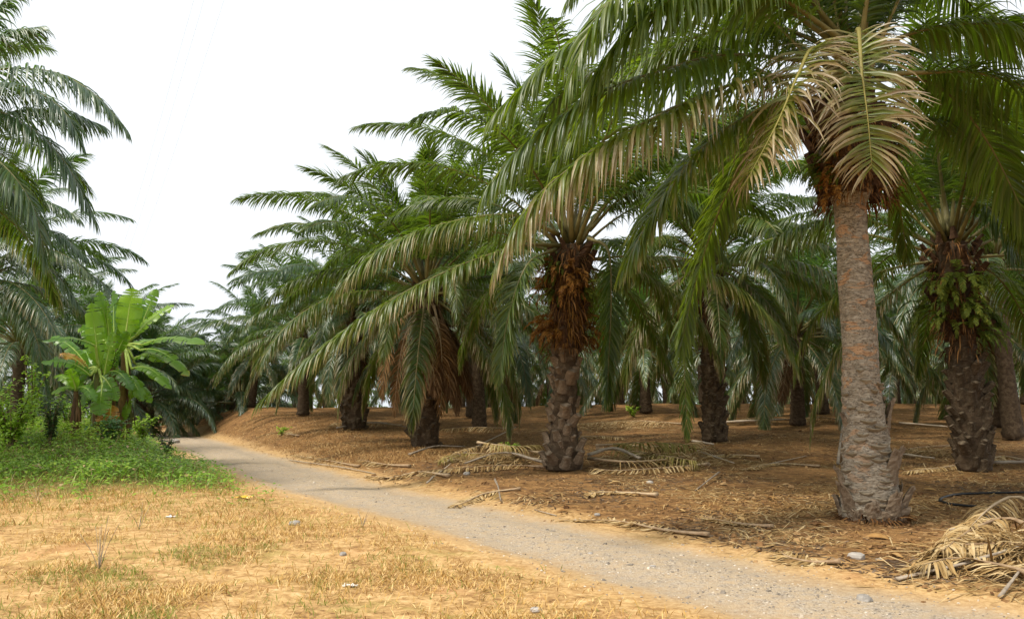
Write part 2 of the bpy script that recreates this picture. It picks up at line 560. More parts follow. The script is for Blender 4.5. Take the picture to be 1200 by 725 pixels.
gx = np.concatenate([-np.geomspace(420, 32, 22), np.arange(-30, 26, .2), np.geomspace(28, 420, 22)])
gy = np.concatenate([-np.geomspace(120, 6, 12), np.arange(-4, 4, .5), np.arange(4, 52, .2), np.geomspace(52.5, 520, 34)])
GX, GY = np.meshgrid(gx, gy)
GZ = zf(GX, GY)
V = np.stack([GX, GY, GZ], -1).reshape(-1, 3)
ni, nj = GX.shape
idx = np.arange(ni * nj).reshape(ni, nj)
Fq = np.stack([idx[:-1, :-1], idx[:-1, 1:], idx[1:, 1:], idx[1:, :-1]], -1).reshape(-1, 4)
ground = link("ground", mkmesh("ground", V, Fq, [M_GROUND], None, ground_attrs(V[:, 0], V[:, 1])))
tag(ground, "dry orange-brown plantation ground with faded grass on the left", kind="structure")

ry = np.arange(-6, 60, .16)
rc = np.linspace(-1, 1, 29)
RYg = np.repeat(ry[:, None], 29, 1)
hwL = 1.45 + (fbm(ry * .5, ry * 0 + 3, 3) - .5) * .9
hwR = 1.45 + (fbm(ry * .5, ry * 0 + 31, 3) - .5) * .9
RXg = road_x(ry)[:, None] + np.where(rc[None] < 0, hwL[:, None], hwR[:, None]) * rc[None] / .885
edge = np.abs(rc)[None] > .99
RZg = zf(RXg, RYg) + np.where(edge, -.03, .012)
V = np.stack([RXg, RYg, RZg], -1).reshape(-1, 3)
idx = np.arange(len(V)).reshape(len(ry), 29)
Fq = np.stack([idx[:-1, :-1], idx[:-1, 1:], idx[1:, 1:], idx[1:, :-1]], -1).reshape(-1, 4)
road = link("road", mkmesh("road", V, Fq, [M_GROUND], None, ground_attrs(V[:, 0], V[:, 1])))
tag(road, "grey gravel farm track running between the palms and the dry lawn", kind="structure")

# ------------------------------------------------------------------ palm fronds
def frond_geo(C, npairs=95, leaf=.95, limp=2.2, dry=0., drytip=.15, seed=0, petiole=.16, rw=.045, wid=.045, split=False,
              side0=None, k=4, thin=1., twist=0., open_=0., rag=1.):
    rng = np.random.default_rng(seed)
    m = len(C)
    T = norm(np.gradient(C, axis=0))
    S = np.cross(T, UP)
    hz = np.linalg.norm(S, axis=1)
    if side0 is None:
        side0 = S[np.argmax(hz)]
    S = np.where(hz[:, None] > .25, norm(S), norm(np.broadcast_to(side0, S.shape) - (T * side0).sum(1, keepdims=True) * T))
    for i in range(1, m):
        if (S[i] * S[i - 1]).sum() < 0: S[i] = -S[i]
    U = np.cross(S, T)
    if twist:
        tw = twist * np.linspace(0, 1, m)[:, None]
        S, U = S * np.cos(tw) + U * np.sin(tw), U * np.cos(tw) - S * np.sin(tw)
    R = rw * np.interp(np.linspace(0, 1, m), [0, .08, .25, .6, 1], [2.0, 1.25, .8, .45, .12])
    gr = Geo()
    v, f = tube(C, R, 6, .7)
    gr.add(v, f, 1, dry, .5)
    gl = Geo()
    for sgn in (-1, 1):
        t = petiole + (1 - petiole) * (np.arange(npairs) + rng.random(npairs) * .8) / npairs
        t = t[rng.random(npairs) < thin]
        n = len(t)
        x = t * (m - 1)
        i0 = np.clip(x.astype(int), 0, m - 2)
        fr = (x - i0)[:, None]
        P = C[i0] * (1 - fr) + C[i0 + 1] * fr
        Ti, Si, Ui = [norm(A[i0] * (1 - fr) + A[i0 + 1] * fr) for A in (T, S, U)]
        q = (t - petiole) / (1 - petiole)
        ang = np.radians(np.interp(q, [0, .5, .9, 1], [22, 38, 62, 80]) - open_ + rng.normal(0, 4 * rag, n) + 6 * rag * np.sin(q * rng.uniform(6, 14) + rng.uniform(0, 6)))
        rank = np.radians(rng.choice([24, 6, -10], n) + rng.normal(0, 6 * rag, n) + 8 * np.sin(q * rng.uniform(5, 16) + rng.uniform(0, 6))) * np.interp(q, [0, .8, 1], [1, .8, .3])
        d = (Si * sgn) * (np.cos(ang) * np.cos(rank))[:, None] + Ti * np.sin(ang)[:, None] + Ui * (np.cos(ang) * np.sin(rank))[:, None]
        ln = leaf * np.interp(q, [0, .06, .3, .6, .85, 1], [.35, .65, 1., 1., .78, .48]) * rng.uniform(.82, 1.1, n)
        W = Ti + rng.normal(0, .16 * rag, (n, 3))
        lp = limp * .85 * np.interp(q, [0, .3, 1], [.8, 1., .75]) * rng.uniform(.72, 1.28, n) * np.where(rng.random(n) < .08 * rag, rng.uniform(1.3, 2.2, n), 1)
        dl = np.clip(dry + rng.normal(0, .05, n) * (dry > 0), 0, 1)
        v, f, dd, rr = strips(P, d, W, ln, wid * rng.uniform(.8, 1.15, n) * np.interp(q, [0, .2, .9, 1], [.6, 1, .85, .5]), lp, k,
                              .20, None, dl, drytip * rng.uniform(.3, 1.6, n), rng.random(n))
        gl.add(v, f, 0, dd, rr)
    return gr, gl


def arc_curve(e0, bend, L, m=16, sway=0., p=1.25):
    t = np.linspace(0, 1, m)
    e = np.radians(e0 - bend * t ** p)
    ds = L / (m - 1)
    x = np.concatenate([[0], np.cumsum(np.cos(e[:-1]) * ds)])
    z = np.concatenate([[0], np.cumsum(np.sin(e[:-1]) * ds)])
    y = sway * L * t ** 2
    return np.stack([x, y, z], 1)


CLASSES = [  # e0, bend, length, limp, dry, drytip
    (83, 22, 4.6, .6, 0., .03), (72, 58, 5.8, 1.1, 0., .05), (58, 78, 6.3, 1.7, 0., .06), (42, 84, 6.4, 2.2, .01, .10),
    (24, 82, 6.5, 2.6, .05, .24), (4, 72, 6.2, 2.9, .08, .34), (-28, 56, 5.4, 2.6, .13, .44), (-66, 22, 3.4, 2.4, .9, .3)]
VAR = 4
LIB = {}


def frond_meshes(ci, vi, far):
    key = (ci, vi, far)
    if key in LIB: return LIB[key]
    e0, bend, L, limp, dry, dt = CLASSES[ci]
    r = random.Random(ci * 31 + vi)
    C = arc_curve(e0 + r.uniform(-6, 6), bend + r.uniform(-10, 14), L * r.uniform(.92, 1.08), 16, r.uniform(-.08, .08))
    gr, gl = frond_geo(C, npairs=118 if far else 145, leaf=r.uniform(.76, .96), limp=limp * r.uniform(.85, 1.2), dry=dry, drytip=dt,
                       seed=ci * 100 + vi, wid=.058 if far else .049, side0=np.array([0, -1., 0]), k=3 if far else 4,
                       twist=r.uniform(-.6, .6), thin=.93)
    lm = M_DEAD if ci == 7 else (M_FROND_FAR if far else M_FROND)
    rm = M_RACHIS_DEAD if ci == 7 else M_RACHIS
    if far:
        g = Geo()
        for a in (gr, gl):
            g.V += a.V; g.M += a.M; g.D += a.D; g.R += a.R
            g.F += [f + g.n for f in a.F]
            g.n += a.n
        LIB[key] = (g.mesh("frond", [lm, rm]),)
    else:
        LIB[key] = (gr.mesh("frond", [lm, rm]), gl.mesh("leaflets", [lm]))
    return LIB[key]


def put_frond(parent, ci, vi, far, loc, az, sc, tilt=0.):
    ms = frond_meshes(ci, vi, far)
    f = link("frond", ms[0], parent, loc, (tilt, random.uniform(-.06, .06), az), sc)
    if len(ms) > 1:
        l = link("leaflets", ms[1], f)
        l['kind'] = 'stuff'
    return f


def custom_frond(parent, base, pts, **kw):
    """frond along explicit world points; meshes stored relative to the palm's base"""
    ymat = kw.pop('rmat', M_RACHIS)
    lmat = kw.pop('lmat', M_FROND)
    C = spline(np.array(pts) - base, 22)
    gr, gl = frond_geo(C, **kw)
    f = link("frond", gr.mesh("frond", [lmat, ymat]), parent)
    l = link("leaflets", gl.mesh("leaflets", [lmat]), f)
    l['kind'] = 'stuff'
    return f


# ------------------------------------------------------------------ trunks and leaf bases
def trunk_mesh(name, H, prof, seed, mats, nz=60, na=28, bump=.04, lean=(0, 0), knob=True):
    rng = np.random.default_rng(seed)
    z = np.linspace(-.15, H, nz)
    a = np.arange(na) / na * 2 * np.pi
    A, Z = np.meshgrid(a, z)
    r = np.interp(Z / H, [p[0] for p in prof], [p[1] for p in prof])
    if knob:
        k = 2 * np.pi / .36
        r = r + bump * (np.abs(np.sin(2.5 * A + k * Z * .5 + seed) * np.sin(1.5 * A * 2 - k * Z * .5)) * 1.6 - .3)
    r = r + bump * (fbm(A * 2.2 + seed * 7, Z * 4, 3) - .5) * 1.2
    lx = lean[0] * (Z / H) ** 1.4
    ly = lean[1] * (Z / H) ** 1.4
    V = np.stack([r * np.cos(A) + lx, r * np.sin(A) + ly, Z], -1).reshape(-1, 3)
    idx = np.arange(nz * na).reshape(nz, na)
    F = np.stack([idx[:-1], np.roll(idx[:-1], -1, 1), np.roll(idx[1:], -1, 1), idx[1:]], -1).reshape(-1, 4)
    return mkmesh(name, V, F, mats)


def leaf_base_mesh(name, m, length=.30, w0=.30, w1=.17, thick=.10, out=.5, seed=0):
    """cut petiole base: broad clasping foot narrowing to a blunt cut end. local x out, y along the girth, z up"""
    rng = np.random.default_rng(seed)
    rows = []
    for t in (0, .35, .7, 1.):
        w = w0 + (w1 - w0) * t ** .8
        th = thick * (1 - .25 * t)
        c = np.array([length * (out * t + .12 * t * t), 0, length * t * math.sqrt(max(0, 1 - out * out))])
        nx, nz = math.sqrt(max(0, 1 - out * out)), -out
        row = []
        for yy, oo in ((-.5, -.1), (-.28, .75), (0, 1.), (.28, .75), (.5, -.1), (0, -.6)):
            row.append(c + np.array([nx * oo * th, yy * w + rng.normal(0, .008), nz * oo * th]) + rng.normal(0, .006, 3))
        rows.append(row)
    V = np.array(rows).reshape(-1, 3)
    F = []
    for j in range(3):
        for i in range(6):
            F.append((j * 6 + i, j * 6 + (i + 1) % 6, j * 6 + 6 + (i + 1) % 6, j * 6 + 6 + i))
    F.append((18, 19, 20, 21, 22, 23))
    return mkmesh(name, V, F, [m], smooth=False)


STUBS = [leaf_base_mesh("leaf_base", M_STUB, .26, .28, .17, .10, .42, s) for s in range(3)]
STUBS_PALE = [leaf_base_mesh("leaf_base", M_STUB_PALE, .27, .29, .18, .11, .45, s + 9) for s in range(3)]
BOOTS = [leaf_base_mesh("petiole_base", M_BOOT, .40, .30, .13, .10, .30, s + 20) for s in range(3)]


def stubs_on(parent, z0, z1, rfun, n, meshes, name, lean=(0, 0), H=6., sc=1., jit=.3, twist=0.):
    for i in range(n):
        t = (i + .5) / n
        z = z0 + (z1 - z0) * t + random.uniform(-.05, .05)
        if random.random() < .12: continue
        a = i * 2.39996 + random.uniform(-.25, .25)
        r = rfun(z)
        lx, ly = lean[0] * (max(z, 0) / H) ** 1.4, lean[1] * (max(z, 0) / H) ** 1.4
        link(name, meshes[i % len(meshes)], parent, (r * math.cos(a) + lx, r * math.sin(a) + ly, z),
             (random.uniform(-.15, .15), random.uniform(-jit, jit), a + random.uniform(-.2, .2)), sc * random.uniform(.62, 1.3))


def fibres(parent, z0, z1, rfun, n, L, name="fibre", m=None, lean=(0, 0), H=6., wid=.02, dry=.8, seed=1, sector=None, limp=3., out=.9):
    rng = np.random.default_rng(seed)
    z = rng.uniform(z0, z1, n)
    a = rng.uniform(0, 2 * np.pi, n) if sector is None else rng.normal(sector[0], sector[1], n)
    r = np.array([rfun(q) for q in z])
    P = np.stack([r * np.cos(a) + lean[0] * (z / H) ** 1.4, r * np.sin(a) + lean[1] * (z / H) ** 1.4, z], 1)
    D = np.stack([np.cos(a) * out, np.sin(a) * out, rng.uniform(-.6, .6, n)], 1) + rng.normal(0, .3, (n, 3))
    W = np.stack([-np.sin(a), np.cos(a), a * 0], 1) + rng.normal(0, .3, (n, 3))
    v, f, d, rr = strips(P, D, W, L * rng.uniform(.4, 1.3, n), wid * rng.uniform(.6, 1.6, n), limp * rng.uniform(.5, 1.5, n), 3, 0,
                         None, dry, .0, rng.random(n))
    g = Geo().add(v, f, 0, d, rr)
    o = link(name, g.mesh(name, [m or M_FIBRE]), parent)
    o['kind'] = 'stuff'
    return o


def fern_mesh(seed, dry):
    """one hanging fern: arching fronds with short pinnae"""
    rng = np.random.default_rng(seed)
    g = Geo()
    for i in range(7):
        az = rng.uniform(-1.2, 1.2)
        C = arc_curve(rng.uniform(-10, 50), rng.uniform(80, 125), rng.uniform(.5, .85), 8)
        C = np.stack([C[:, 0] * math.cos(az), C[:, 0] * math.sin(az), C[:, 2]], 1)
        _, gl = frond_geo(C, 20, .13, .6, dry + rng.uniform(-.1, .1), .1, seed * 10 + i, .1, .006, .035, k=2)
        for a, b in ((gl.V[j], j) for j in range(len(gl.V))):
            g.add(a, gl.F[b] - (0 if b == 0 else len(gl.V[0])), 0, gl.D[b], gl.R[b])
    return g.mesh("fern", [M_FERN])


FERN_O = [fern_mesh(s, .75) for s in (1, 2, 3)]
FERN_G = [fern_mesh(s + 5, .03) for s in (1, 2, 3)]


def ferns_on(parent, z0, z1, r, n, meshes, sector, sc=1., lean=(0, 0), H=6.):
    for i in range(n):
        z = random.uniform(z0, z1)
        a = random.uniform(*sector)
        link("fern", meshes[i % 3], parent, (r * math.cos(a) + lean[0] * (z / H) ** 1.4, r * math.sin(a) + lean[1] * (z / H) ** 1.4, z),
             (0, 0, a), sc * random.uniform(.75, 1.3))


# ------------------------------------------------------------------ palms
def crown(parent, N_, zc, far, az0=None, lean=(0, 0), old=1.0, sc=1.0, skip=None, lo=0, dead=0, rr=.26):
    az0 = random.uniform(0, 6.28) if az0 is None else az0
    N_ = int(N_ * random.uniform(1.08, 1.3))
    for i in range(N_):
        u = i / (N_ - 1)
        if i < lo: continue
        az = (az0 + i * 2.39996 + random.uniform(-.15, .15)) % (2 * math.pi)
        cf = .2 + u ** .9 * 5.9 * old
        ci = min(6, max(0, int(cf + random.uniform(-.4, .6))))
        if skip and skip(az, ci): continue
        r = .10 + rr * u
        z = zc - .75 * u ** 1.2
        put_frond(parent, ci, random.randrange(VAR), far, (lean[0] + r * math.cos(az), lean[1] + r * math.sin(az), z), az,
                  sc * random.uniform(.9, 1.08), random.uniform(-.12, .12))
    for i in range(dead):
        az = random.uniform(0, 6.28)
        put_frond(parent, 7, random.randrange(VAR), far, (lean[0] + .4 * math.cos(az), lean[1] + .4 * math.sin(az), zc - .9), az, sc * random.uniform(.75, 1.0))


FAR_TRUNKS = [trunk_mesh("trunk", 6., [(0, .50), (.06, .46), (.35, .36), (.55, .36), (.8, .48), (1, .34)], s, [M_BARK], 46, 20, .06) for s in range(4)]


LASTPALM = [None]


def palm_root(x, y, label, group=None):
    b = np.array([x, y, float(zf(x, y)) - .02])
    e = bpy.data.objects.new("oil_palm", None)
    COL.objects.link(e)
    LASTPALM[0] = e.name
    e.empty_display_size = .3
    e.location = tuple(b)
    tag(e, label, "palm tree", group)
    return e, b


def far_palm(x, y, zc, label, group, N_=30, dead=1, old=1.0, sc=1., az0=None):
    e, b = palm_root(x, y, label, group)
    e.rotation_euler = (random.gauss(0, .035), random.gauss(0, .035), 0)
    h = zc - b[2]
    t = link("trunk", FAR_TRUNKS[random.randrange(4)], e, (0, 0, 0), (0, 0, random.uniform(0, 6.28)))
    t.scale = (.66, .66, h / 6.)
    crown(e, N_, h + .15, True, az0, dead=dead, old=old, sc=sc)
    return e


ROWS = "palms planted in rows on the right of the track"
LEFTG = "palms on the left of the track"

# hero: tall bare-trunk palm at the right
HX, HY = float(at(1022, 615, 12.9)[0]), 12.9
hero, HB = palm_root(HX, HY, "nearest oil palm, tall bare grey-orange trunk with horn-like stubs at its foot", ROWS)
H_H = 6.25
HLEAN = (-.16, 0)
HPROF = [(0, .43), (.056, .40), (.14, .345), (.24, .295), (.385, .252), (.5, .243), (.765, .24), (.80, .36), (.88, .42), (1, .36)]


def hero_r(z): return float(np.interp(z / H_H, [p[0] for p in HPROF], [p[1] for p in HPROF]))


def hero_trunk():
    nz, na = 230, 72
    z = np.linspace(-.15, H_H, nz)
    a = np.arange(na) / na * 2 * np.pi
    A, Z = np.meshgrid(a, z)
    r = np.interp(Z / H_H, [p[0] for p in HPROF], [p[1] for p in HPROF])
    ca, sa = np.cos(A), np.sin(A)
    w = (fbm(ca * 1.7 + 5, sa * 1.7 + Z * .9, 3) - .5) * .55
    ph = (Z + w) / .17
    saw = ph - np.floor(ph)
    lip = np.where(saw > .72, (1 - saw) / .28, saw / .72)
    breakup = sstep(.42, .62, fbm(ca * 2.4 + Z * 1.7, sa * 2.4 - Z, 3))
    amp = np.interp(Z, [0, .4, 1.6, 2.6, 4.5, 6], [.030, .034, .024, .012, .010, .01])
    r = r + lip * amp * (.25 + breakup)
    r = r + (fbm(ca * 5 + 11, sa * 5 + Z * 6, 3) - .5) * .022 + (fbm(ca * 1.5, sa * 1.5 + Z * 1.3, 2) - .5) * .05
    V = np.stack([r * ca + HLEAN[0] * (Z / H_H), r * sa, Z], -1).reshape(-1, 3)
    idx = np.arange(nz * na).reshape(nz, na)
    F = np.stack([idx[:-1], np.roll(idx[:-1], -1, 1), np.roll(idx[1:], -1, 1), idx[1:]], -1).reshape(-1, 4)
    return mkmesh("trunk", V, F, [M_HERO])


link("trunk", hero_trunk(), hero)


def horn_mesh(seed, L, w, curl):
    """old leaf base: a boat-shaped flap clasping the trunk, curving outwards to a ragged, splintered end"""
    rng = np.random.default_rng(seed)
    nt, nu = 9, 9
    Vo, Vi = [], []
    for t in np.linspace(0, 1, nt):
        c = np.array([L * (.05 + .42 * t ** 1.6) * curl, L * .06 * np.sin(seed * 2.1) * t, L * (t * 1.0 - .10)])
        tilt = .25 + .75 * t * curl
        wd = w * np.interp(t, [0, .25, .6, 1], [1.25, 1.3, .95, .55])
        for u in np.linspace(-1, 1, nu):
            dep = w * .75 * (1 - u * u) * (1 - .35 * t) - w * .25
            rag = (.10 * L * (rng.random() - .4) + .05 * L * np.sin(u * 9 + seed)) if t > .95 else 0
            ox = dep * np.cos(tilt) + rag * np.sin(tilt)
            oz = -dep * np.sin(tilt) * .6 + rag
            p = c + np.array([ox, u * wd, oz]) + rng.normal(0, .006, 3)
            Vo.append(p)
            th = .018 + .05 * w / .15 * (1 - u * u) * (1 - .6 * t)
            Vi.append(p - np.array([np.cos(tilt), 0, -np.sin(tilt) * .6]) * th)
    V = np.array(Vo + Vi)
    F, o = [], nt * nu
    for a in range(nt - 1):
        for b in range(nu - 1):
            q = a * nu + b
            F.append((q, q + 1, q + nu + 1, q + nu))
            F.append((o + q, o + q + nu, o + q + nu + 1, o + q + 1))
    for a in range(nt - 1):
        for b in (0, nu - 1):
            q = a * nu + b
            F.append((q, q + nu, o + q + nu, o + q) if b == 0 else (q, o + q, o + q + nu, q + nu))
    for b in range(nu - 1):
        q = (nt - 1) * nu + b
        F.append((q, q + 1, o + q + 1, o + q))
    return mkmesh("leaf_base", V, F, [M_STUB_PALE], smooth=False)


for k, (az, z, L, w, curl, rz) in enumerate([
        (-158, .10, .52, .10, .95, 0), (-112, .00, .34, .13, .8, 0), (-58, .08, .42, .17, .75, .12), (-24, .10, .44, .15, 1.0, 0),
        (-46, .62, .46, .15, .55, .1), (-18, .66, .46, .12, .75, 0), (-4, 1.30, .52, .08, .55, 0), (-178, 1.15, .46, .07, .6, 0),
        (172, .40, .40, .11, .7, 0), (60, .1, .45, .14, .7, 0), (110, .12, .45, .14, .7, 0), (20, .10, .45, .14, .8, 0), (-82, -.06, .26, .16, .8, 0),
        (150, .02, .36, .14, .8, 0), (-136, -.04, .26, .14, .9, 0), (-36, -.05, .30, .17, .9, 0)]):
    a = math.radians(az)
    r = hero_r(max(z, 0)) - .05
    link("leaf_base", horn_mesh(k, L, w, curl), hero, (r * math.cos(a), r * math.sin(a), z), (rz, 0, a))

fibres(hero, -.02, .10, lambda z: .43, 420, .26, "root_fringe", M_FIBRE, wid=.022, seed=14, limp=1.5)

# raised scars wrapped round the lower trunk
def scar_mesh(seed):
    rng = np.random.default_rng(seed)
    n = 9
    a = np.linspace(-.5, .5, n) * .75
    rows = []
    for dz, dr in ((-.05, -.01), (-.012, .028), (.004, .034), (.012, -.012)):
        taper = np.sqrt(np.clip(1 - (a / .385) ** 2, 0, 1))
        rows.append(np.stack([a, np.full(n, dz) * taper + rng.normal(0, .004, n) + .03 * (a * 2) ** 2, dr * (.3 + .7 * taper)], 1))
    return rows


def scar(parent, az, z, seed, wsc):
    rows = scar_mesh(seed)
    V = []
    for row in rows:
        for a, dz, dr in row:
            zz = z + dz
            r = hero_r(zz) + .012 + dr
            V.append((HLEAN[0] * zz / H_H + r * math.cos(az + a * wsc), r * math.sin(az + a * wsc), zz))
    n = 9
    F = [(j * n + i, j * n + i + 1, (j + 1) * n + i + 1, (j + 1) * n + i) for j in range(3) for i in range(n - 1)]
    link("bark_scar", mkmesh("bark_scar", V, F, [M_BARK_PALE]), parent)


zz, i = .10, 0
while zz < 2.3:
    scar(hero, random.uniform(0, 6.28) if i % 3 else -math.pi / 2 + random.uniform(-.7, .7), zz, i, random.uniform(.6, 1.15))
    zz += .028 if zz < 1.4 else .05
    i += 1

# crown collar of the hero: shaggy brown boots
HC = 4.85
stubs_on(hero, HC, H_H + .1, lambda z: .36 + .08 * math.sin((z - HC) * 2.2), 80, BOOTS, "petiole_base", lean=HLEAN, H=H_H, sc=1.0, jit=.2)
fibres(hero, HC - .05, H_H, lambda z: .48, 2000, .30, seed=4, wid=.02)
ferns_on(hero, HC + .1, HC + .9, .52, 5, FERN_G, (math.radians(170), math.radians(215)), .55)
ferns_on(hero, HC + .0, HC + .9, .52, 4, FERN_O, (math.radians(180), math.radians(230)), .6)
for nm_, pts, kw in [
    ("a", [(1000, 60, 12.8), (900, -45, 12), (780, -40, 11.2), (705, 12, 10.6), (668, 92, 10.3)], dict(limp=3.0, leaf=1.08)),
    ("b", [(995, 62, 12.8), (870, -18, 12.2), (760, 0, 11.6), (664, 54, 11.1), (580, 132, 10.8)], dict(limp=2.8, leaf=1.08)),
    ("c", [(995, 78, 12.8), (860, 64, 12.1), (788, 79, 11.7), (705, 108, 11.3), (623, 160, 10.9), (573, 216, 10.7)], dict(limp=3.6, leaf=1.15, drytip=.2)),
    ("d", [(985, 85, 12.6), (855, 100, 11.7), (714, 165, 10.9), (664, 200, 10.6), (620, 240, 10.4), (583, 306, 10.3)], dict(limp=4.2, leaf=1.0, dry=.14, drytip=.55, rag=1.8)),
    ("e", [(980, 95, 12.8), (860, 145, 12.2), (788, 215, 11.9), (732, 310, 11.7)], dict(limp=2.2, leaf=.9, dry=.04, drytip=.3)),
    ("f", [(1003, 70, 12.55), (1006, 34, 12.0), (1010, 85, 11.35), (1017, 140, 11.2), (1022, 198, 11.2)], dict(limp=1.5, leaf=.92, dry=.24, drytip=.8, rmat=M_RACHIS_Y, npairs=88, petiole=.24, open_=38, wid=.044, rag=1.7)),
    ("g", [(992, 72, 12.55), (955, 55, 11.9), (935, 88, 11.5), (912, 142, 11.3), (874, 214, 11.2)], dict(limp=2.0, leaf=.92, dry=.28, drytip=.85, rmat=M_RACHIS_Y, npairs=92, petiole=.18, open_=30, wid=.044, rag=1.7)),
    ("h", [(1020, 66, 12.8), (1063, 41, 12.6), (1130, 28, 12.4), (1230, 34, 12.2), (1310, 80, 12.1)], dict(limp=2.6)),
    ("i", [(1025, 88, 12.9), (1088, 85, 12.8), (1150, 86, 12.9), (1230, 118, 13.1), (1300, 190, 13.3)], dict(limp=2.8)),
    ("j", [(1025, 92, 13.2), (1096, 99, 13.6), (1154, 161, 14.0), (1205, 260, 14.3)], dict(limp=1.6, twist=.5)),
    ("k", [(985, 95, 13.1), (905, 135, 13.9), (850, 230, 14.5), (818, 320, 14.8), (797, 410, 14.9)], dict(limp=1.5, leaf=.8, dry=.03, twist=-.4)),
    ("l", [(1000, 60, 13.1), (960, 5, 14), (880, 10, 15.4), (800, 80, 16.6)], dict(limp=2.6)),
    ("m", [(1015, 50, 13.1), (1050, -20, 13.8), (1120, -10, 14.6), (1190, 70, 15.2)], dict(limp=2.6)),
    ("n", [(998, 50, 12.9), (940, -80, 12.6), (850, -150, 12.2), (740, -110, 11.8), (670, -10, 11.6)], dict(limp=2.6)),
    ("o", [(998, 55, 12.7), (900, -10, 12.0), (820, -15, 11.5), (745, 30, 11.1), (690, 95, 10.9)], dict(limp=3.2, leaf=1.15)),
    ("p", [(995, 68, 13.2), (900, 30, 13.8), (800, 50, 14.4), (710, 110, 14.8), (650, 190, 15.0)], dict(limp=3.0, leaf=1.1)),
    ("q", [(1010, 45, 12.6), (1030, -50, 12.2), (1100, -90, 11.8), (1190, -60, 11.5), (1260, 20, 11.3)], dict(limp=2.8)),
]:
    P = [at(*p) for p in pts]
    custom_frond(hero, HB, P, **{**dict(npairs=150, leaf=1.02, seed=ord(nm_), wid=.050, drytip=.16, lmat=M_FROND_YG), **kw})
crown(hero, 34, H_H + .45, False, .6, lo=0, skip=lambda az, ci: ci > 4 or (ci > 1 and math.sin(az) < .25), old=.85)

# second palm of the row: shaggy orange ferns on its collar
def near_palm(px, Y, base_py, crown_py, label, prof, zstub, ncoll, N_, lean=(0, 0), stubs=90, old=1., dead=0, az0=None, skip=None,
              stubm=None, split=True, collar_r=.42, sc=1., lo=0, bump=.03, barkm=None, fib=700):
    x = float(at(px, base_py, Y)[0])
    e, b = palm_root(x, Y, label, ROWS)
    zc = float(at(px, crown_py, Y)[2]) - b[2]
    rf = lambda z: float(np.interp(z / zc, [p[0] for p in prof], [p[1] for p in prof]))
    link("trunk", trunk_mesh("trunk", zc, prof, int(px), [barkm or M_BARK], 90, 36, bump, lean), e)
    if stubs:
        stubs_on(e, .02, zstub, lambda z: rf(z) - .05, stubs, stubm or STUBS, "leaf_base", lean, zc)
    if ncoll:
        zc0 = zc * .52
        stubs_on(e, zc0, zc + .1, lambda z: collar_r * (.72 + .28 * (z - zc0) / (zc - zc0)), ncoll, BOOTS, "petiole_base", lean, zc)
        fibres(e, zc0 - .1, zc, lambda z: collar_r * 1.0, fib, .45, seed=int(px), lean=lean, H=zc, wid=.026)
    crown(e, N_, zc + .25, not split, az0, lean, old, sc, skip, lo, dead)
    return e, b, zc, rf


camside = lambda az: math.sin(az) < -.35
A1, A1B, A1Z, rf1 = near_palm(660, 20.9, 557, 288, "oil palm with orange-brown ferns shagging its collar above a knobbly grey foot",
                        [(0, .40), (.05, .43), (.12, .37), (.22, .29), (.5, .27), (.7, .36), (1, .33)], 2.9, 46, 34, lean=(.25, 0), stubs=78,
                        stubm=STUBS_PALE, skip=lambda az, ci: ci >= 4 and math.sin(az) < -.15, az0=1.0)
fibres(A1, A1Z * .58, A1Z * .92, lambda z: .32, 1300, .52, 'hanging_roots', M_FERN, (.25, 0), A1Z, .016, .62, 91, None, 3.6, .6)
ferns_on(A1, A1Z * .56, A1Z * .93, .34, 14, FERN_O, (math.radians(150), math.radians(395)), .95, (.25, 0), A1Z)
ferns_on(A1, A1Z * .70, A1Z * .95, .38, 10, FERN_G, (math.radians(180), math.radians(330)), .7, (.25, 0), A1Z)
for s, pts, kw in [
    (1, [(655, 275, 20.7), (600, 252, 20), (520, 262, 19.4), (450, 290, 18.9), (392, 338, 18.6)], dict(limp=3.4, leaf=1.0, drytip=.45)),
    (2, [(655, 288, 20.5), (610, 288, 19.8), (530, 315, 18.9), (440, 362, 18.2), (360, 420, 17.8), (305, 470, 17.6)], dict(limp=3.2, leaf=.9, dry=.07, drytip=.40)),
    (3, [(690, 280, 20.6), (712, 292, 20.1), (716, 350, 19.9), (713, 425, 19.9), (712, 468, 20)], dict(limp=1.2, leaf=.7, dry=.03)),
    (4, [(650, 292, 20.4), (618, 310, 19.7), (596, 370, 19.4), (585, 440, 19.4)], dict(limp=1.2, leaf=.75, dry=.05)),
    (5, [(690, 270, 20.6), (740, 225, 20.2), (800, 235, 20), (850, 300, 20)], dict(limp=2.8)),
]:
    custom_frond(A1, A1B, [at(*p) for p in pts], **{**dict(npairs=145, seed=40 + s, wid=.048, drytip=.2, leaf=.85), **kw})

B0, B0B, B0Z, rfb = near_palm(1142, 20.5, 556, 285, "oil palm with scaly foot and green ferns under its crown, right of the bare-trunk palm",
                        [(0, .35), (.05, .39), (.3, .36), (.45, .33), (.50, .25), (.62, .26), (.75, .38), (1, .34)], 2.7, 50, 34, lean=(-.25, 0),
                        stubs=120, skip=lambda az, ci: ci >= 4 and math.sin(az) < -.15, az0=2.2, collar_r=.5)
ferns_on(B0, B0Z * .58, B0Z * .86, .46, 18, FERN_G, (math.radians(150), math.radians(390)), 1.0, (-.25, 0), B0Z)
custom_frond(B0, B0B, [at(*p) for p in [(1135, 270, 20.3), (1150, 240, 19.7), (1175, 262, 19.3), (1190, 300, 19.2)]], npairs=80, seed=71, wid=.05, limp=2.2, leaf=.9, petiole=.2)

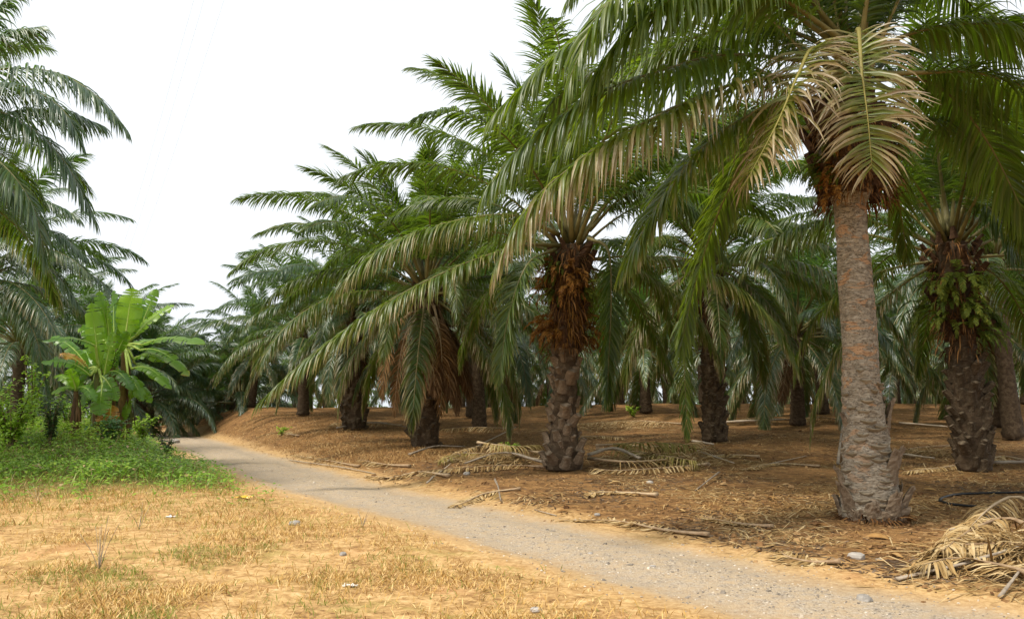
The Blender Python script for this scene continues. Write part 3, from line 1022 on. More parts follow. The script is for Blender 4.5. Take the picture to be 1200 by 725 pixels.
A2, A2B, A2Z, _ = near_palm(498, 28.8, 527, 335, "short thick palm with skirt of dead brown fronds, third from the front along the track",
                        [(0, .40), (.05, .44), (.3, .43), (.5, .40), (1, .38)], 2.6, 26, 44, stubs=80, dead=6, az0=.3, old=1.05)
for s, pts in enumerate([[(488, 372, 28.2), (474, 396, 27.8), (466, 440, 27.7), (462, 482, 27.8)], [(508, 372, 28.2), (516, 398, 27.8), (518, 440, 27.8), (516, 484, 27.9)],
                         [(498, 368, 28.1), (497, 396, 27.6), (495, 430, 27.6), (493, 470, 27.7)], [(482, 366, 28.1), (462, 384, 27.6), (452, 420, 27.5), (448, 466, 27.6)]]):
    custom_frond(A2, A2B, [at(*p) for p in pts], npairs=70, seed=60 + s, wid=.045, limp=1.6, leaf=.6, dry=.9, lmat=M_DEADTAN, rmat=M_RACHIS_DEAD, petiole=.1)
A3, A3B, A3Z, _ = near_palm(415, 36.8, 507, 365, "squat palm with pale diamond-scaled foot behind the brown-skirted palm, fourth along the track",
                        [(0, .46), (.06, .50), (.3, .46), (.6, .42), (1, .38)], 2.3, 16, 44, stubs=80, dead=1, az0=1.3, split=False, old=1.1, sc=.87)
B1, B1B, B1Z, _ = near_palm(838, 28.5, 523, 300, "slender dark-trunked palm with long frond hanging to the ground beside it, middle of the grove",
                        [(0, .38), (.04, .38), (.25, .31), (.5, .29), (.7, .34), (1, .33)], 3.0, 26, 42, lean=(-.05, 0), stubs=80, az0=.9, bump=.05, old=1.05)
for s, pts in ((1, [(822, 310, 28.0), (806, 340, 27.4), (802, 420, 27.2), (806, 512, 27.2)]), (2, [(850, 310, 28), (872, 330, 27.5), (880, 400, 27.4), (884, 440, 27.5)])):
    custom_frond(B1, B1B, [at(*p) for p in pts], npairs=90, seed=80 + s, wid=.055, limp=1.6, leaf=.75, dry=.04)

A4 = far_palm(float(at(355, 490, 44.8)[0]), 44.8, 5.7, "palm with reddish-brown trunk atop the dry bank, fifth along the track", ROWS, 38, 1, 1.05, .88)
C1 = far_palm(float(at(935, 500, 36.1)[0]), 36.1, 5.1, "palm with short dark trunk just left of the bare-trunk palm, well back", ROWS, 38, 1, 1.08)
C0 = far_palm(float(at(1188, 515, 28.5)[0]), 28.5, 6.9, "palm half cut off by the right edge, behind the fern-hung palm", ROWS, 30, 0)
B2 = far_palm(float(at(562, 488, 36.6)[0]), 36.6, 5.7, "dark-trunked palm just right of the brown-skirted palm, farther back", ROWS, 30, 2)

# the rest of the planting grid
v = np.array([-4.19, 7.97]); w = np.array([4.95, 7.61]); o = np.array([HX, HY])
done = [(HX, HY)] + [(e.location.x, e.location.y) for e in (A1, B0, A2, A3, B1, A4, C1, C0, B2)]
FARLAB = "grey-green oil palm far back among the rows of the grove"
EDGE = "oil palm beyond the squat palms where the grove meets the bend of the track"
LAND = [(0, 'left of the reddish trunk on the bank'), (355, 'between the reddish bank trunk and the squat scaled palm'), (415, 'between the squat scaled palm and the brown-skirted palm'),
        (498, 'just right of the brown-skirted palm'), (562, 'left of the fern-collared palm'), (660, 'right of the fern-collared palm'),
        (750, 'left of the slender dark palm'), (838, 'right of the slender dark palm'), (935, 'left of the bare trunk'), (1022, 'between the bare trunk and the fern-hung palm'), (1142, 'right of the fern-hung palm')]
ORD = ['nearest', 'second nearest', 'third nearest', 'fourth nearest', 'fifth nearest', 'sixth nearest', 'seventh nearest', 'eighth nearest']
bins = {}
for i in range(0, 11):
    for j in range(-6, 9):
        p = o + v * (j) + w * i
        x, y = p[0] + random.uniform(-.4, .4), p[1] + random.uniform(-.4, .4)
        if y < 15 or y > 84 or min(math.hypot(x - a, y - b) for a, b in done) < 5.5: continue
        px = 600 + 1000 * x / y
        if px > 1380 or px < 60: continue
        if float(lat(x, y)) < 3.2: continue
        out = px > 1215
        z0 = float(zf(x, y))
        edge_row = i == 0
        far_palm(x, y, z0 + random.uniform(3.4, 5.6) + (0.0 if edge_row and y < 56 else (-1.6 if edge_row else 0)), EDGE if edge_row else ("oil palm at the right edge, only fronds in view" if out else FARLAB),
                 ROWS, 34 if y < 50 else 28, random.choice([0, 0, 1]), old=1.1, sc=random.uniform(.95, 1.12) * (.78 if edge_row else 1.))
        done.append((x, y))
        if not out and not edge_row:
            bins.setdefault(max(k for k in range(len(LAND)) if LAND[k][0] <= px), []).append((y, COL.objects[LASTPALM[0]]))
        elif out:
            bins.setdefault('right', []).append((y, COL.objects[LASTPALM[0]]))
        elif edge_row:
            bins.setdefault('edge', []).append((y, COL.objects[LASTPALM[0]]))
for kk, lst in bins.items():
    for q, (yy_, ob) in enumerate(sorted(lst, key=lambda t: t[0])):
        where = 'where the grove meets the bend' if kk == 'edge' else ('with only its fronds in view at the right edge' if kk == 'right' else LAND[kk][1])
        ob['label'] = "far oil palm %s, %s there" % (where, ORD[min(q, 7)])
# two palms just right of the frame whose fronds and shade reach in
far_palm(15.3, 12.6, 7.0, "oil palm outside the right edge whose bluish fronds hang into view", ROWS, 30, 0)

# ------------------------------------------------------------------ palms left of the track
def left_palm(px, py, Y, label, N_=30, split=False, dead=0, customs=(), sc=1.0, az0=None, old=1., skip=None):
    c = at(px, py, Y)
    e, b = palm_root(c[0], Y, label, LEFTG)
    h = c[2] - b[2]
    t = link("trunk", FAR_TRUNKS[random.randrange(4)], e)
    t.scale = (.75, .75, h / 6.)
    crown(e, N_, h + .15, not split, az0, dead=dead, sc=sc, old=old, skip=skip)
    for s, pts in enumerate(customs):
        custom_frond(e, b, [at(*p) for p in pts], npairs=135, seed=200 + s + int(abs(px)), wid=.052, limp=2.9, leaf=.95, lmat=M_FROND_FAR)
    return e


left_palm(-115, 185, 19.5, "tall palm off the left edge, its big teal fronds arching into the sky", 38, True, 0, [
    [(-105, 172, 19.3), (-30, 92, 18.8), (50, 82, 18.4), (105, 106, 18.2), (147, 150, 18.1)],
    [(-105, 185, 19.2), (-35, 128, 18.3), (30, 146, 17.8), (76, 190, 17.6), (110, 254, 17.6)],
    [(-100, 180, 19.6), (-20, 140, 19.8), (60, 128, 20), (118, 146, 20.2)],
    [(-105, 160, 19.5), (-60, 60, 19.4), (0, 42, 19.4), (46, 32, 19.4)],
    [(-105, 195, 19.4), (-40, 180, 19.2), (10, 220, 19.2), (45, 262, 19.2)],
    [(-105, 178, 19.2), (-40, 110, 18.2), (20, 100, 17.6), (70, 125, 17.3), (95, 165, 17.2)],
    [(-105, 190, 19.0), (-50, 165, 17.8), (0, 190, 17.2), (38, 240, 17.0), (52, 300, 17.0)],
    [(-105, 170, 19.8), (-40, 70, 20.2), (-5, 15, 20.4), (20, -5, 20.6)]],
    skip=lambda az, ci: math.cos(az) > .3 and 1 <= ci)
left_palm(-30, 318, 32, "palm at the left edge with layered drooping fronds above the yellow-green shrub", 42, False, 0, [
    [(-30, 300, 31.8), (10, 238, 31.4), (55, 236, 31.2), (92, 256, 31.1)],
    [(-30, 305, 31.8), (20, 268, 31.4), (65, 272, 31.2), (100, 300, 31.1)],
    [(-30, 312, 31.8), (20, 300, 31.2), (62, 318, 31), (92, 356, 31)],
    [(-30, 325, 31.6), (10, 345, 30.5), (42, 395, 29.8), (56, 472, 29.4)]], old=1.1)
left_palm(25, 395, 44, "oil palm behind the banana clump, left side, grey-green crown", 32, False, 0)
left_palm(118, 412, 52, "oil palm directly behind the banana leaves, its fronds showing to their right", 32, False, 0)
left_palm(178, 440, 62, "oil palm left of the track's crest with bluish drooping fronds", 30, False, 0)
for px, py, Y, lab in ((165, 462, 51, "low young palm just left of where the track drops out of sight"), (120, 452, 49, "low palm behind the banana stems, near the crest"),
                      (245, 468, 60, "low bluish palm right beyond the crest of the track"), (280, 464, 55, "low palm where the dry bank ends at the track's crest"),
                      (215, 474, 68, "palm crown sunk in the dip straight beyond the crest")):
    left_palm(px, py, Y, lab, 30, False, 0, old=1.0)
for px, py, Y in ((232, 468, 78), (95, 445, 72), (150, 458, 84), (40, 440, 66), (205, 466, 92), (258, 468, 88), (-20, 420, 56)):
    left_palm(px, py, Y, "far palm in the dip beyond the crest, %s" % {232: "straight over the track", 95: "behind the banana clump's left half", 150: "behind the banana clump's right half",
              40: "behind the lime vine stems", 205: "farthest, left of the track", 258: "farthest, at the end of the dry bank", -20: "cut by the left edge"}[px], 22, False, 0)

# far-off palms that read as one mass beyond the crest
def distant():
    rng = np.random.default_rng(77)
    g = Geo()
    pr = []
    for c in range(12):
        C = arc_curve(rng.uniform(-5, 70), rng.uniform(70, 100), rng.uniform(5.5, 6.5), 8)
        gr, gl = frond_geo(C, 34, 1.0, 2.5, 0, .15, 500 + c, .12, .05, .12, side0=np.array([0, -1., 0]), k=2)
        pr.append((np.concatenate(gl.V), np.concatenate([gl.F[0], gl.F[1]]), np.concatenate(gl.D), np.concatenate(gl.R)))
    for y in (88, 97, 108, 122):
        for x in np.arange(-95, 100, 8.5) * y / 110:
            x, yy = x + rng.uniform(-2.5, 2.5), y + rng.uniform(-2.5, 2.5)
            if abs(float(lat(x, yy))) < 3: continue
            zc = float(zf(x, yy)) + rng.uniform(1.0, 4.4)
            for k in range(18):
                V, F, D, R = pr[rng.integers(0, 12)]
                a = rng.uniform(0, 6.28)
                W = np.stack([V[:, 0] * np.cos(a) - V[:, 1] * np.sin(a) + x, V[:, 0] * np.sin(a) + V[:, 1] * np.cos(a) + yy, V[:, 2] + zc], 1)
                g.add(W, F, 0, D, R)
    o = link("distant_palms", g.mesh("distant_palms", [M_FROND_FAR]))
    tag(o, "far-off mass of grey-green palm crowns beyond the crest of the ground", None, None, "stuff")


distant()

# ------------------------------------------------------------------ banana clump
def banana_leaf(parent, base, b, t, w, facing=(0, -1, 0), arch=.12, dry=0., seed=0, rnd=None, fold=.25, tears=7):
    """blade from world point b to t; arch lifts the middle along 'facing'; two rippled halves with tears, on a fat midrib"""
    rng = np.random.default_rng(seed)
    b, t = np.array(b) - base, np.array(t) - base
    L = np.linalg.norm(t - b)
    fc = norm(np.array(facing, float))
    n = 20
    u = np.linspace(0, 1, n)
    lift = np.array([0, 0, 1.]) * .75 + fc * .25
    C = b[None] * (1 - u)[:, None] + t[None] * u[:, None] + lift[None] * (arch * L * np.sin(np.pi * u ** .9))[:, None]
    T = norm(np.gradient(C, axis=0))
    S = norm(np.cross(T, fc[None]))
    Nn = np.cross(S, T)
    prof = np.interp(u, [0, .06, .18, .45, .8, .93, 1], [.10, .45, .85, 1., .85, .55, .08]) * w / 2
    g = Geo()
    r0 = rng.random() if rnd is None else rnd
    cuts = set(rng.choice(np.arange(3, n - 2), tears, replace=False).tolist()) if tears else set()
    for sgn in (-1, 1):
        lo, secs = 0, []
        for i in range(1, n):
            if i in cuts or i == n - 1:
                secs.append((lo, i)); lo = i
        for a, e in secs:
            ii = np.arange(a, e + 1)
            rows = []
            droop = rng.uniform(-.10, .25)
            for q in (0, .33, .68, 1.):
                gap = np.zeros(len(ii))
                gap[0], gap[-1] = .30 * q, -.30 * q
                rip = .035 * np.sin(ii * 1.1 + seed) * q + .02 * rng.normal(0, 1, len(ii)) * q
                P = C[ii] + S[ii] * (sgn * prof[ii] * q)[:, None] + Nn[ii] * (prof[ii] * (fold * q - (.35 + droop) * q * q) + rip * w)[:, None] \
                    + T[ii] * (gap * L / n + .10 * prof[ii] * q)[:, None]
                rows.append(P)
            V = np.stack(rows, 0).reshape(-1, 3)
            m = len(ii)
            F = [(r * m + c, r * m + c + 1, (r + 1) * m + c + 1, (r + 1) * m + c) for r in range(3) for c in range(m - 1)]
            dd = np.tile(dry + .15 * sstep(.8, 1, u[ii]), 4) + np.repeat([0, 0, .02, .12], m)
            g.add(V, F, 0, dd, np.clip(r0 + rng.normal(0, .05), 0, 1))
    leaf = link("leaf", g.mesh("leaf", [M_BANANA]), parent)
    v, f = tube(C - Nn * .012, np.interp(u, [0, .3, 1], [.035, .022, .006]), 6)
    link("midrib", mkmesh("midrib", v, f, [M_MIDRIB]), leaf)
    return leaf


def banana_plant(px, py_base, Y, label, stem_top, r0, r1, mats, leaves, petiole_to=True, Ymid=None):
    bx = at(px, py_base, Y)
    base = np.array([bx[0], Y, float(zf(bx[0], Y)) - .03])
    e = bpy.data.objects.new("banana_plant", None)
    COL.objects.link(e)
    e.location = tuple(base)
    tag(e, label, "banana plant", "banana plants in the clump")
    top = at(*stem_top) - base
    C = spline([np.zeros(3), top * .5 + np.array([.03, 0, 0]), top], 22)
    v, f = tube(C, np.linspace(r0, r1, 22), 12)
    nn = (fbm(np.arctan2(v[:, 1], v[:, 0]) * 2.5, v[:, 2] * 1.3, 3) - .5)
    v = v + np.stack([nn * .05, nn * .03, nn * 0], 1)
    st = link("pseudostem", mkmesh("pseudostem", v, f, [mats]), e)
    # loose dry sheaths
    rng = np.random.default_rng(int(px))
    n = 22
    z = rng.uniform(.1, .95, n)
    a = rng.uniform(0, 6.28, n)
    P = C[(z * 21).astype(int)] + np.stack([np.cos(a) * r0 * .95, np.sin(a) * r0 * .95, 0 * a], 1)
    D = np.stack([np.cos(a) * .3, np.sin(a) * .3, -np.ones(n)], 1)
    W = np.stack([-np.sin(a), np.cos(a), a * 0], 1)
    vv, ff, d, rr = strips(P, D, W, rng.uniform(.3, .9, n), rng.uniform(.04, .10, n), 2., 4, .1, None, .8, 0, rng.random(n))
    s = link("dry_sheath", Geo().add(vv, ff, 0, d, rr).mesh("dry_sheath", [M_DEAD]), st)
    s['kind'] = 'stuff'
    for k, lf in enumerate(leaves):
        b, t, w, fc, arch, dry = lf[:6]
        rnd = lf[6] if len(lf) > 6 else None
        B, Tt = at(*b), at(*t)
        if np.linalg.norm(B - base - top) > .12:
            c2 = spline([top, (top + B - base) / 2 + np.array([0, 0, .05]), B - base], 8)
            v, f = tube(c2, np.linspace(.05, .033, 8), 6)
            link("petiole", mkmesh("petiole", v, f, [M_MIDRIB]), e)
        banana_leaf(e, base, B, Tt, w, fc, arch, dry, seed=int(px) * 7 + k, rnd=rnd)
    return e, base, top


FR, TOPF, MIXF = (0, -1, .15), (0, -.35, 1), (.1, -.8, .6)
e, bb, tp = banana_plant(141, 503, 26, "tallest banana plant in the clump, upright bright leaf on top and green fruit", (146, 405, 26), .125, .085, M_STEM, [
    ((147, 394, 25.9), (155, 337, 26), .78, (.1, -1, .25), .03, 0, .9),
    ((158, 394, 26.1), (204, 357, 26.6), .52, (-.3, -.7, .7), .10, 0, .75),
    ((166, 404, 25.8), (241, 403, 25.2), .50, (0, -.45, .9), .09, .02, .7),
    ((164, 410, 25.7), (222, 441, 25.0), .48, (.2, -.5, .85), .14, .14, .5),
    ((154, 432, 25.6), (201, 456, 24.9), .42, (.2, -.45, .9), .16, .04, .45),
    ((162, 392, 26.5), (184, 338, 27.2), .40, (.5, -.8, .2), .06, 0, .8),
    ((152, 410, 26.4), (182, 398, 27.4), .55, (0, -.4, .9), .10, 0, .6),
    ((150, 402, 26.2), (167, 350, 26.6), .44, (.3, -.9, .25), .05, 0, .85),
    ((156, 420, 25.9), (196, 424, 25.6), .44, (.1, -.5, .8), .14, .02, .8),
    ((158, 426, 26.2), (186, 446, 26.4), .40, (.2, -.5, .8), .16, .08, .6),
    ((150, 440, 25.4), (168, 470, 25.2), .36, (.3, -.9, .3), .12, 0, .55),
])
# hanging hand of green bananas
fb = link("fruit_bunch", mkmesh("fruit_bunch", *tube(spline([tp + np.array([-.08, -.2, -.05]), tp + np.array([-.15, -.32, -.3]), tp + np.array([-.14, -.33, -.75])], 8), .03, 6), [M_STEM_G]), e)
fm = mkmesh("banana", *tube(spline([(0, 0, 0), (.06, 0, .03), (.09, 0, .12)], 6), np.array([.012, .02, .022, .022, .018, .008]), 6), [M_FRUIT])
for k in range(36):
    a = k * 2.4
    link("banana", fm, fb, tp + np.array([-.145 + .04 * math.cos(a), -.325 + .04 * math.sin(a), -.22 - .5 * (k / 36)]), (0, 0, a), random.uniform(.9, 1.2))
banana_plant(131, 503, 26.3, "banana plant with folded dark leaf at its top, left of the tallest stem", (131, 400, 26.3), .115, .08, M_STEM, [
    ((128, 400, 26.1), (116, 341, 26.0), .46, (.75, -.65, .1), .05, .02, .1),
    ((134, 396, 26.4), (133, 340, 26.9), .42, (-.5, -.8, .2), .04, .0, .3),
    ((122, 440, 25.3), (133, 388, 25.2), .40, (-.2, -1, .2), .05, .0, .85),
    ((127, 436, 25.7), (156, 457, 25.0), .42, (.1, -.6, .8), .16, .0, .25),
    ((140, 445, 25.9), (178, 472, 25.6), .40, (.1, -.7, .7), .18, .03, .5),
    ((126, 404, 26.5), (92, 385, 27.0), .46, (.1, -.5, .8), .12, .0, .6),
    ((129, 398, 26.0), (124, 352, 25.9), .34, (-.75, -.6, .1), .05, .02, .05),
    ((133, 402, 26.5), (146, 345, 27.0), .46, (.2, -1, .2), .04, .0, .7),
    ((134, 420, 25.8), (150, 388, 25.7), .36, (.4, -.9, .2), .06, .0, .35),
])
banana_plant(111, 501, 25.6, "banana plant at the front of the clump with one broad leaf hanging straight down", (115, 432, 25.6), .14, .085, M_STEM_G, [
    ((116, 430, 25.5), (107, 354, 25.5), .56, (.15, -1, .15), .03, 0, .85),
    ((112, 405, 25.3), (49, 400, 24.6), .48, (.1, -.35, .95), .12, .0, .2),
    ((106, 440, 25.2), (48, 425, 24.6), .60, (-.1, -.5, .85), .18, .0, .1),
    ((120, 450, 25.1), (117, 487, 24.8), .66, (.05, -1, .1), .10, .0, .2),
    ((104, 432, 25.7), (60, 394, 26.0), .48, (.2, -.5, .8), .12, .02, .7),
    ((104, 436, 25.4), (70, 414, 25.2), .36, (.1, -.6, .8), .14, .5, .5),
    ((120, 436, 26.0), (92, 410, 26.6), .5, (.1, -.6, .7), .1, .0, .6),
    ((112, 436, 25.4), (84, 452, 25.1), .42, (-.1, -.6, .8), .18, .0, .5),
    ((118, 434, 25.7), (97, 380, 25.9), .40, (.3, -.9, .2), .05, .02, .75),
    ((118, 440, 25.3), (138, 470, 25.0), .40, (.1, -.9, .4), .14, .0, .3),
    ((110, 446, 25.6), (96, 476, 25.4), .38, (-.2, -.9, .2), .12, .0, .4),
])
banana_plant(88, 512, 25.0, "small banana plant with thin brown stem, left of the clump", (89, 458, 25.0), .085, .055, M_STEM, [
    ((89, 456, 24.9), (80, 432, 24.5), .34, (.1, -.8, .6), .1, 0, .8),
    ((88, 456, 25.0), (60, 462, 24.7), .32, (0, -.5, .9), .2, .1, .7),
    ((90, 455, 25.0), (113, 470, 24.6), .34, (.1, -.6, .8), .2, .0, .5),
    ((90, 455, 25.1), (100, 428, 25.4), .36, (.2, -.8, .5), .1, .0, .6),
    ((88, 456, 25.2), (64, 440, 25.6), .34, (.2, -.7, .7), .15, .05, .6),
])
banana_plant(153, 502, 26.2, "thin young banana sucker on the right of the clump", (152, 468, 26.2), .06, .04, M_STEM_G, [
    ((152, 467, 26.1), (160, 446, 26.0), .26, (.3, -.9, .3), .05, 0, .6),
    ((152, 468, 26.1), (146, 492, 25.8), .28, (0, -1, .2), .2, 0, .4),
    ((152, 467, 26.2), (172, 462, 26.0), .26, (.1, -.6, .8), .15, .0, .5),
])
# the dead orange leaf hanging on the stems
dl = banana_plant(126, 503, 25.7, "cut banana stump with dead orange-yellow leaf hanging at the foot of the clump", (128, 476, 25.6), .12, .10, M_STEM, [
    ((130, 474, 25.2), (129, 500, 25.0), .50, (.1, -1, .1), .05, .75, .55),
    ((126, 476, 25.3), (113, 494, 25.0), .30, (-.3, -1, .1), .05, .65, .5)])

# ------------------------------------------------------------------ shrubs and ground vegetation on the left
def shrub(px, py, Y, h, wd, n, ll, lw, m, label, seed, nstem=6, dry=0., group=None, name="shrub", limp=1.2):
    rng = np.random.default_rng(seed)
    p = at(px, py, Y)
    base = np.array([p[0], Y, float(zf(p[0], Y)) - .02])
    e = bpy.data.objects.new(name, None)
    COL.objects.link(e)
    e.location = tuple(base)
    tag(e, label, "shrub", group)
    pts = []
    for i in range(nstem):
        a = rng.uniform(0, 6.28)
        rr = wd * rng.uniform(.2, 1)
        C = spline([(0, 0, 0), (.35 * rr * math.cos(a), .35 * rr * math.sin(a), .5 * h), (rr * math.cos(a), rr * math.sin(a), h * rng.uniform(.65, 1))], 12)
        v, f = tube(C, np.linspace(.018, .005, 12) * max(1, h), 5)
        link("stem", mkmesh("stem", v, f, [M_TWIG]), e)
        pts.append(C[3:])
    pts = np.concatenate(pts)
    P = pts[rng.integers(0, len(pts), n)] + rng.normal(0, .06 * wd + .02, (n, 3))
    a = rng.uniform(0, 6.28, n)
    D = np.stack([np.cos(a), np.sin(a), rng.uniform(-.2, .7, n)], 1)
    W = np.stack([-np.sin(a), np.cos(a), rng.normal(0, .3, n)], 1)
    v, f, d, r = strips(P, D, W, ll * rng.uniform(.6, 1.2, n), lw * rng.uniform(.7, 1.2, n), limp, 4, .15, [.15, .85, 1., .7, .05], dry, .0, rng.random(n))
    v[:, 2] = np.maximum(v[:, 2], .0)
    o = link("foliage", Geo().add(v, f, 0, d, r).mesh("foliage", [m]), e)
    o['kind'] = 'stuff'
    return e


shrub(128, 522, 23.5, .85, .62, 330, .17, .09, M_BUSHLEAF, "round glossy-leaved bush right in front of the banana stems", 1, 12)
shrub(197, 521, 24.5, .75, .30, 200, .12, .06, M_DARKLEAF, "small dark upright shrub between the banana clump and the track", 2, 6)
shrub(58, 524, 22.5, 1.35, .55, 650, .12, .05, M_DARKLEAF, "dark fine-leaved shrub left of the banana clump", 3, 12)
shrub(12, 525, 22, 1.55, .95, 1100, .14, .075, M_LIME, "yellow-green leafy shrub at the left edge", 4, 14)
shrub(36, 505, 25.5, 2.5, .5, 260, .15, .09, M_LIME, "tall lime-green vine stems rising behind the left shrubs", 5, 5)
shrub(166, 507, 27.5, 1.1, .5, 330, .15, .08, M_LIME, "lime-green shrub right behind the banana stems", 6, 9)
shrub(742, 487, 42, .55, .35, 120, .16, .09, M_LIME, "small bright yellow-green shrub far back among the trunks", 7, 6)
shrub(-30, 512, 25, 1.9, 1.2, 900, .15, .08, M_WEED, "green bushy shrub cut by the left edge behind the yellow-green one", 8, 14)
shrub(78, 512, 27, 1.2, 1.1, 700, .14, .07, M_WEED, "mid-green shrub tangle behind the small banana plant", 9, 14)
shrub(330, 515, 37, .45, .3, 110, .12, .06, M_LIME, "tiny lime weed on the slope of the dry bank", 10, 5)
shrub(600, 528, 25.5, .35, .45, 170, .22, .04, M_WEED, "tuft of green grass among the cut fronds left of the fern-collared palm", 12, 6, limp=1.5)


def scatter(n, xr, yr, wfun, seed):
    rng = np.random.default_rng(seed)
    y = yr[0] * (yr[1] / yr[0]) ** rng.random(n)
    x = rng.uniform(-.72, .72, n) * y
    k = (rng.random(n) < wfun(x, y)) & (x > xr[0]) & (x < xr[1])
    return x[k], y[k], rng


def blades(name, label, n, xr, yr, wfun, seed, L, wd, m, dryf, tilt=1., k=2, limp=1.2, prof=None, fold=0, hgt=0.):
    x, y, rng = scatter(n, xr, yr, wfun, seed)
    c = len(x)
    z = zf(x, y)
    a = rng.uniform(0, 6.28, c)
    D = np.stack([np.cos(a) * tilt, np.sin(a) * tilt, np.abs(rng.normal(.55, .3, c))], 1)
    W = np.stack([-np.sin(a), np.cos(a), rng.normal(0, .2, c)], 1)
    P = np.stack([x, y, z + (rng.random(c) * hgt if hgt else 0)], 1)
    v, f, d, r = strips(P, D, W, L * rng.uniform(.5, 1.5, c), wd * rng.uniform(.6, 1.4, c), limp, k, fold, prof, dryf(x, y, rng, c), 0, rng.random(c))
    g = zf(v[:, 0], v[:, 1]) + .004
    v[:, 2] = np.maximum(v[:, 2], g)
    o = link(name, Geo().add(v, f, 0, d, r).mesh(name, [m]))
    return tag(o, label, None, None, "stuff")


# short dry turf in the foreground
blades("dry_grass", "short dry straw-coloured grass over the left foreground", 260000, (-16, 6), (5, 24),
       lambda x, y: (1 - sstep(-2.8, -1.0, lat(x, y))) * (.10 + .90 * sstep(.40, .60, fbm(x * .9, y * .9, 4))) * (1 - .8 * green_w(x, y)), 21, .085, .0085, M_DRYGRASS,
       lambda x, y, r, c: np.where(r.random(c) < .06 + .6 * sstep(.52, .68, fbm(x * .7 + 40, y * .7, 4)), .06, .85), .5, 2, .8)
blades("dry_grass", "taller tufts of straw and thin green grass dotted over the lawn", 60000, (-16, 6), (5, 24),
       lambda x, y: (1 - sstep(-3.0, -1.6, lat(x, y))) * sstep(.60, .70, fbm(x * 1.7 + 70, y * 1.7, 3)) * (1 - .8 * green_w(x, y)), 27, .11, .007, M_DRYGRASS,
       lambda x, y, r, c: np.where(r.random(c) < .40, .05, .85), .35, 2, .8)
blades("dry_grass", "yellow-green transition grass edging the left vegetation", 150000, (-26, 0), (12, 34),
       lambda x, y: np.clip(sstep(-.1, .35, green_w(x, y)) * (1 - .5 * green_w(x, y)) * sstep(1.2, 2.4, -lat(x, y)) * (.3 + .7 * fbm(x * .8, y * .8)), 0, 1), 22, .15, .010, M_DRYGRASS,
       lambda x, y, r, c: np.where(r.random(c) < .55 + .4 * green_w(x, y), .05, .8), .4, 2, .8)
# leafy green weeds
blades("ground_cover", "low leafy green weeds covering the raised ground around the bananas", 190000, (-40, -3), (15, 46),
       lambda x, y: (green_w(x, y) ** 1.3 + .10 * sstep(.02, .25, green_w(x, y))) * (.12 + .75 * sstep(.35, .58, fbm(x * .7, y * .7))), 23, .12, .055, M_WEED,
       lambda x, y, r, c: np.where(r.random(c) < .06, .6, 0.), .9, 2, 1.2, [.15, .9, 1., .6, .05], .12, .34)
blades("ground_cover", "taller green grass among the weeds by the bananas", 90000, (-40, -3), (17, 46),
       lambda x, y: green_w(x, y) ** 2 * (.3 + .7 * sstep(.4, .6, fbm(x * .9 + 9, y * .9))), 24, .34, .015, M_WEED, lambda x, y, r, c: np.where(r.random(c) < .15, .7, 0.), .45, 3, 1.0)
blades("ground_cover", "taller lime-green leafy weeds in clumps around the bananas", 90000, (-40, -3), (19, 46),
       lambda x, y: green_w(x, y) ** 3 * sstep(.50, .62, fbm(x * .55 + 15, y * .55, 3)) * sstep(2.2, 4.5, -lat(x, y)), 33, .13, .06, M_LIME,
       lambda x, y, r, c: np.where(r.random(c) < .05, .6, 0.), .9, 2, 1.2, [.15, .9, 1., .6, .05], .12, .5)
# fallen leaflets under the palms
blades("leaf_litter", "brown fallen leaflets and straw strewn under the palms", 210000, (-18, 34), (6, 48),
       lambda x, y: litter_w(x, y) * (.10 + .90 * sstep(.44, .62, fbm(x * .5 + 3, y * .5, 4))), 25, .27, .019, M_LITTER,
       lambda x, y, r, c: np.full(c, .9), 1.3, 2, 2.6)
blades("leaf_litter", "drifts of paler straw under the palms", 60000, (-18, 34), (7, 48),
       lambda x, y: litter_w(x, y) * sstep(.48, .64, fbm(x * .8 + 33, y * .8, 4)), 28, .38, .020, M_STRAW,
       lambda x, y, r, c: np.full(c, .85), 1.2, 2, 2.4)
blades("dry_grass", "pale dry tufts on the bank at the bend of the track", 130000, (-19, -1), (23, 47),
       lambda x, y: litter_w(x, y) * (1 - sstep(4.0, 8.5, lat(x, y))) * (.3 + .7 * fbm(x, y)), 26, .24, .013, M_LITTER,
       lambda x, y, r, c: np.full(c, .85), .55, 2, 1.6)


blades("leaf_litter", "dark decaying bits of frond under the palms", 90000, (-18, 34), (6, 48),
       lambda x, y: litter_w(x, y) * (.05 + .95 * sstep(.50, .64, fbm(x * .65 + 61, y * .65, 4))), 29, .22, .030, M_DARKDEBRIS,
       lambda x, y, r, c: np.full(c, .9), 1.6, 2, 3.0)


# heap of loose straw at the right edge
def straw_pile(px, py, rx, ry_, h, n, label, seed):
    g = gp(px, py)
    rng = np.random.default_rng(seed)
    q = rng.normal(0, .45, (n, 2))
    x, y = q[:, 0] * rx, q[:, 1] * ry_
    z = zf(x + g[0], y + g[1]) - g[2] + h * np.exp(-(q ** 2).sum(1) * 2.2) * rng.random(n)
    a = rng.normal(.5, .75, n) + np.pi * (rng.random(n) < .75)
    D = np.stack([np.cos(a), np.sin(a), np.abs(rng.normal(.12, .28, n))], 1)
    W = np.stack([-np.sin(a), np.cos(a), rng.normal(0, .4, n)], 1)
    v, f, d, r = strips(np.stack([x, y, z], 1), D, W, rng.uniform(.3, .85, n), rng.uniform(.010, .026, n), rng.uniform(.3, 1.8, n), 4, .15, None, .85, 0, rng.random(n))
    v[:, 2] = np.maximum(v[:, 2], zf(v[:, 0] + g[0], v[:, 1] + g[1]) - g[2] + .006)
    o = link("straw_pile", Geo().add(v, f, 0, d, r).mesh("straw_pile", [M_STRAW]), None, g)
    tag(o, label, None, None, "stuff")


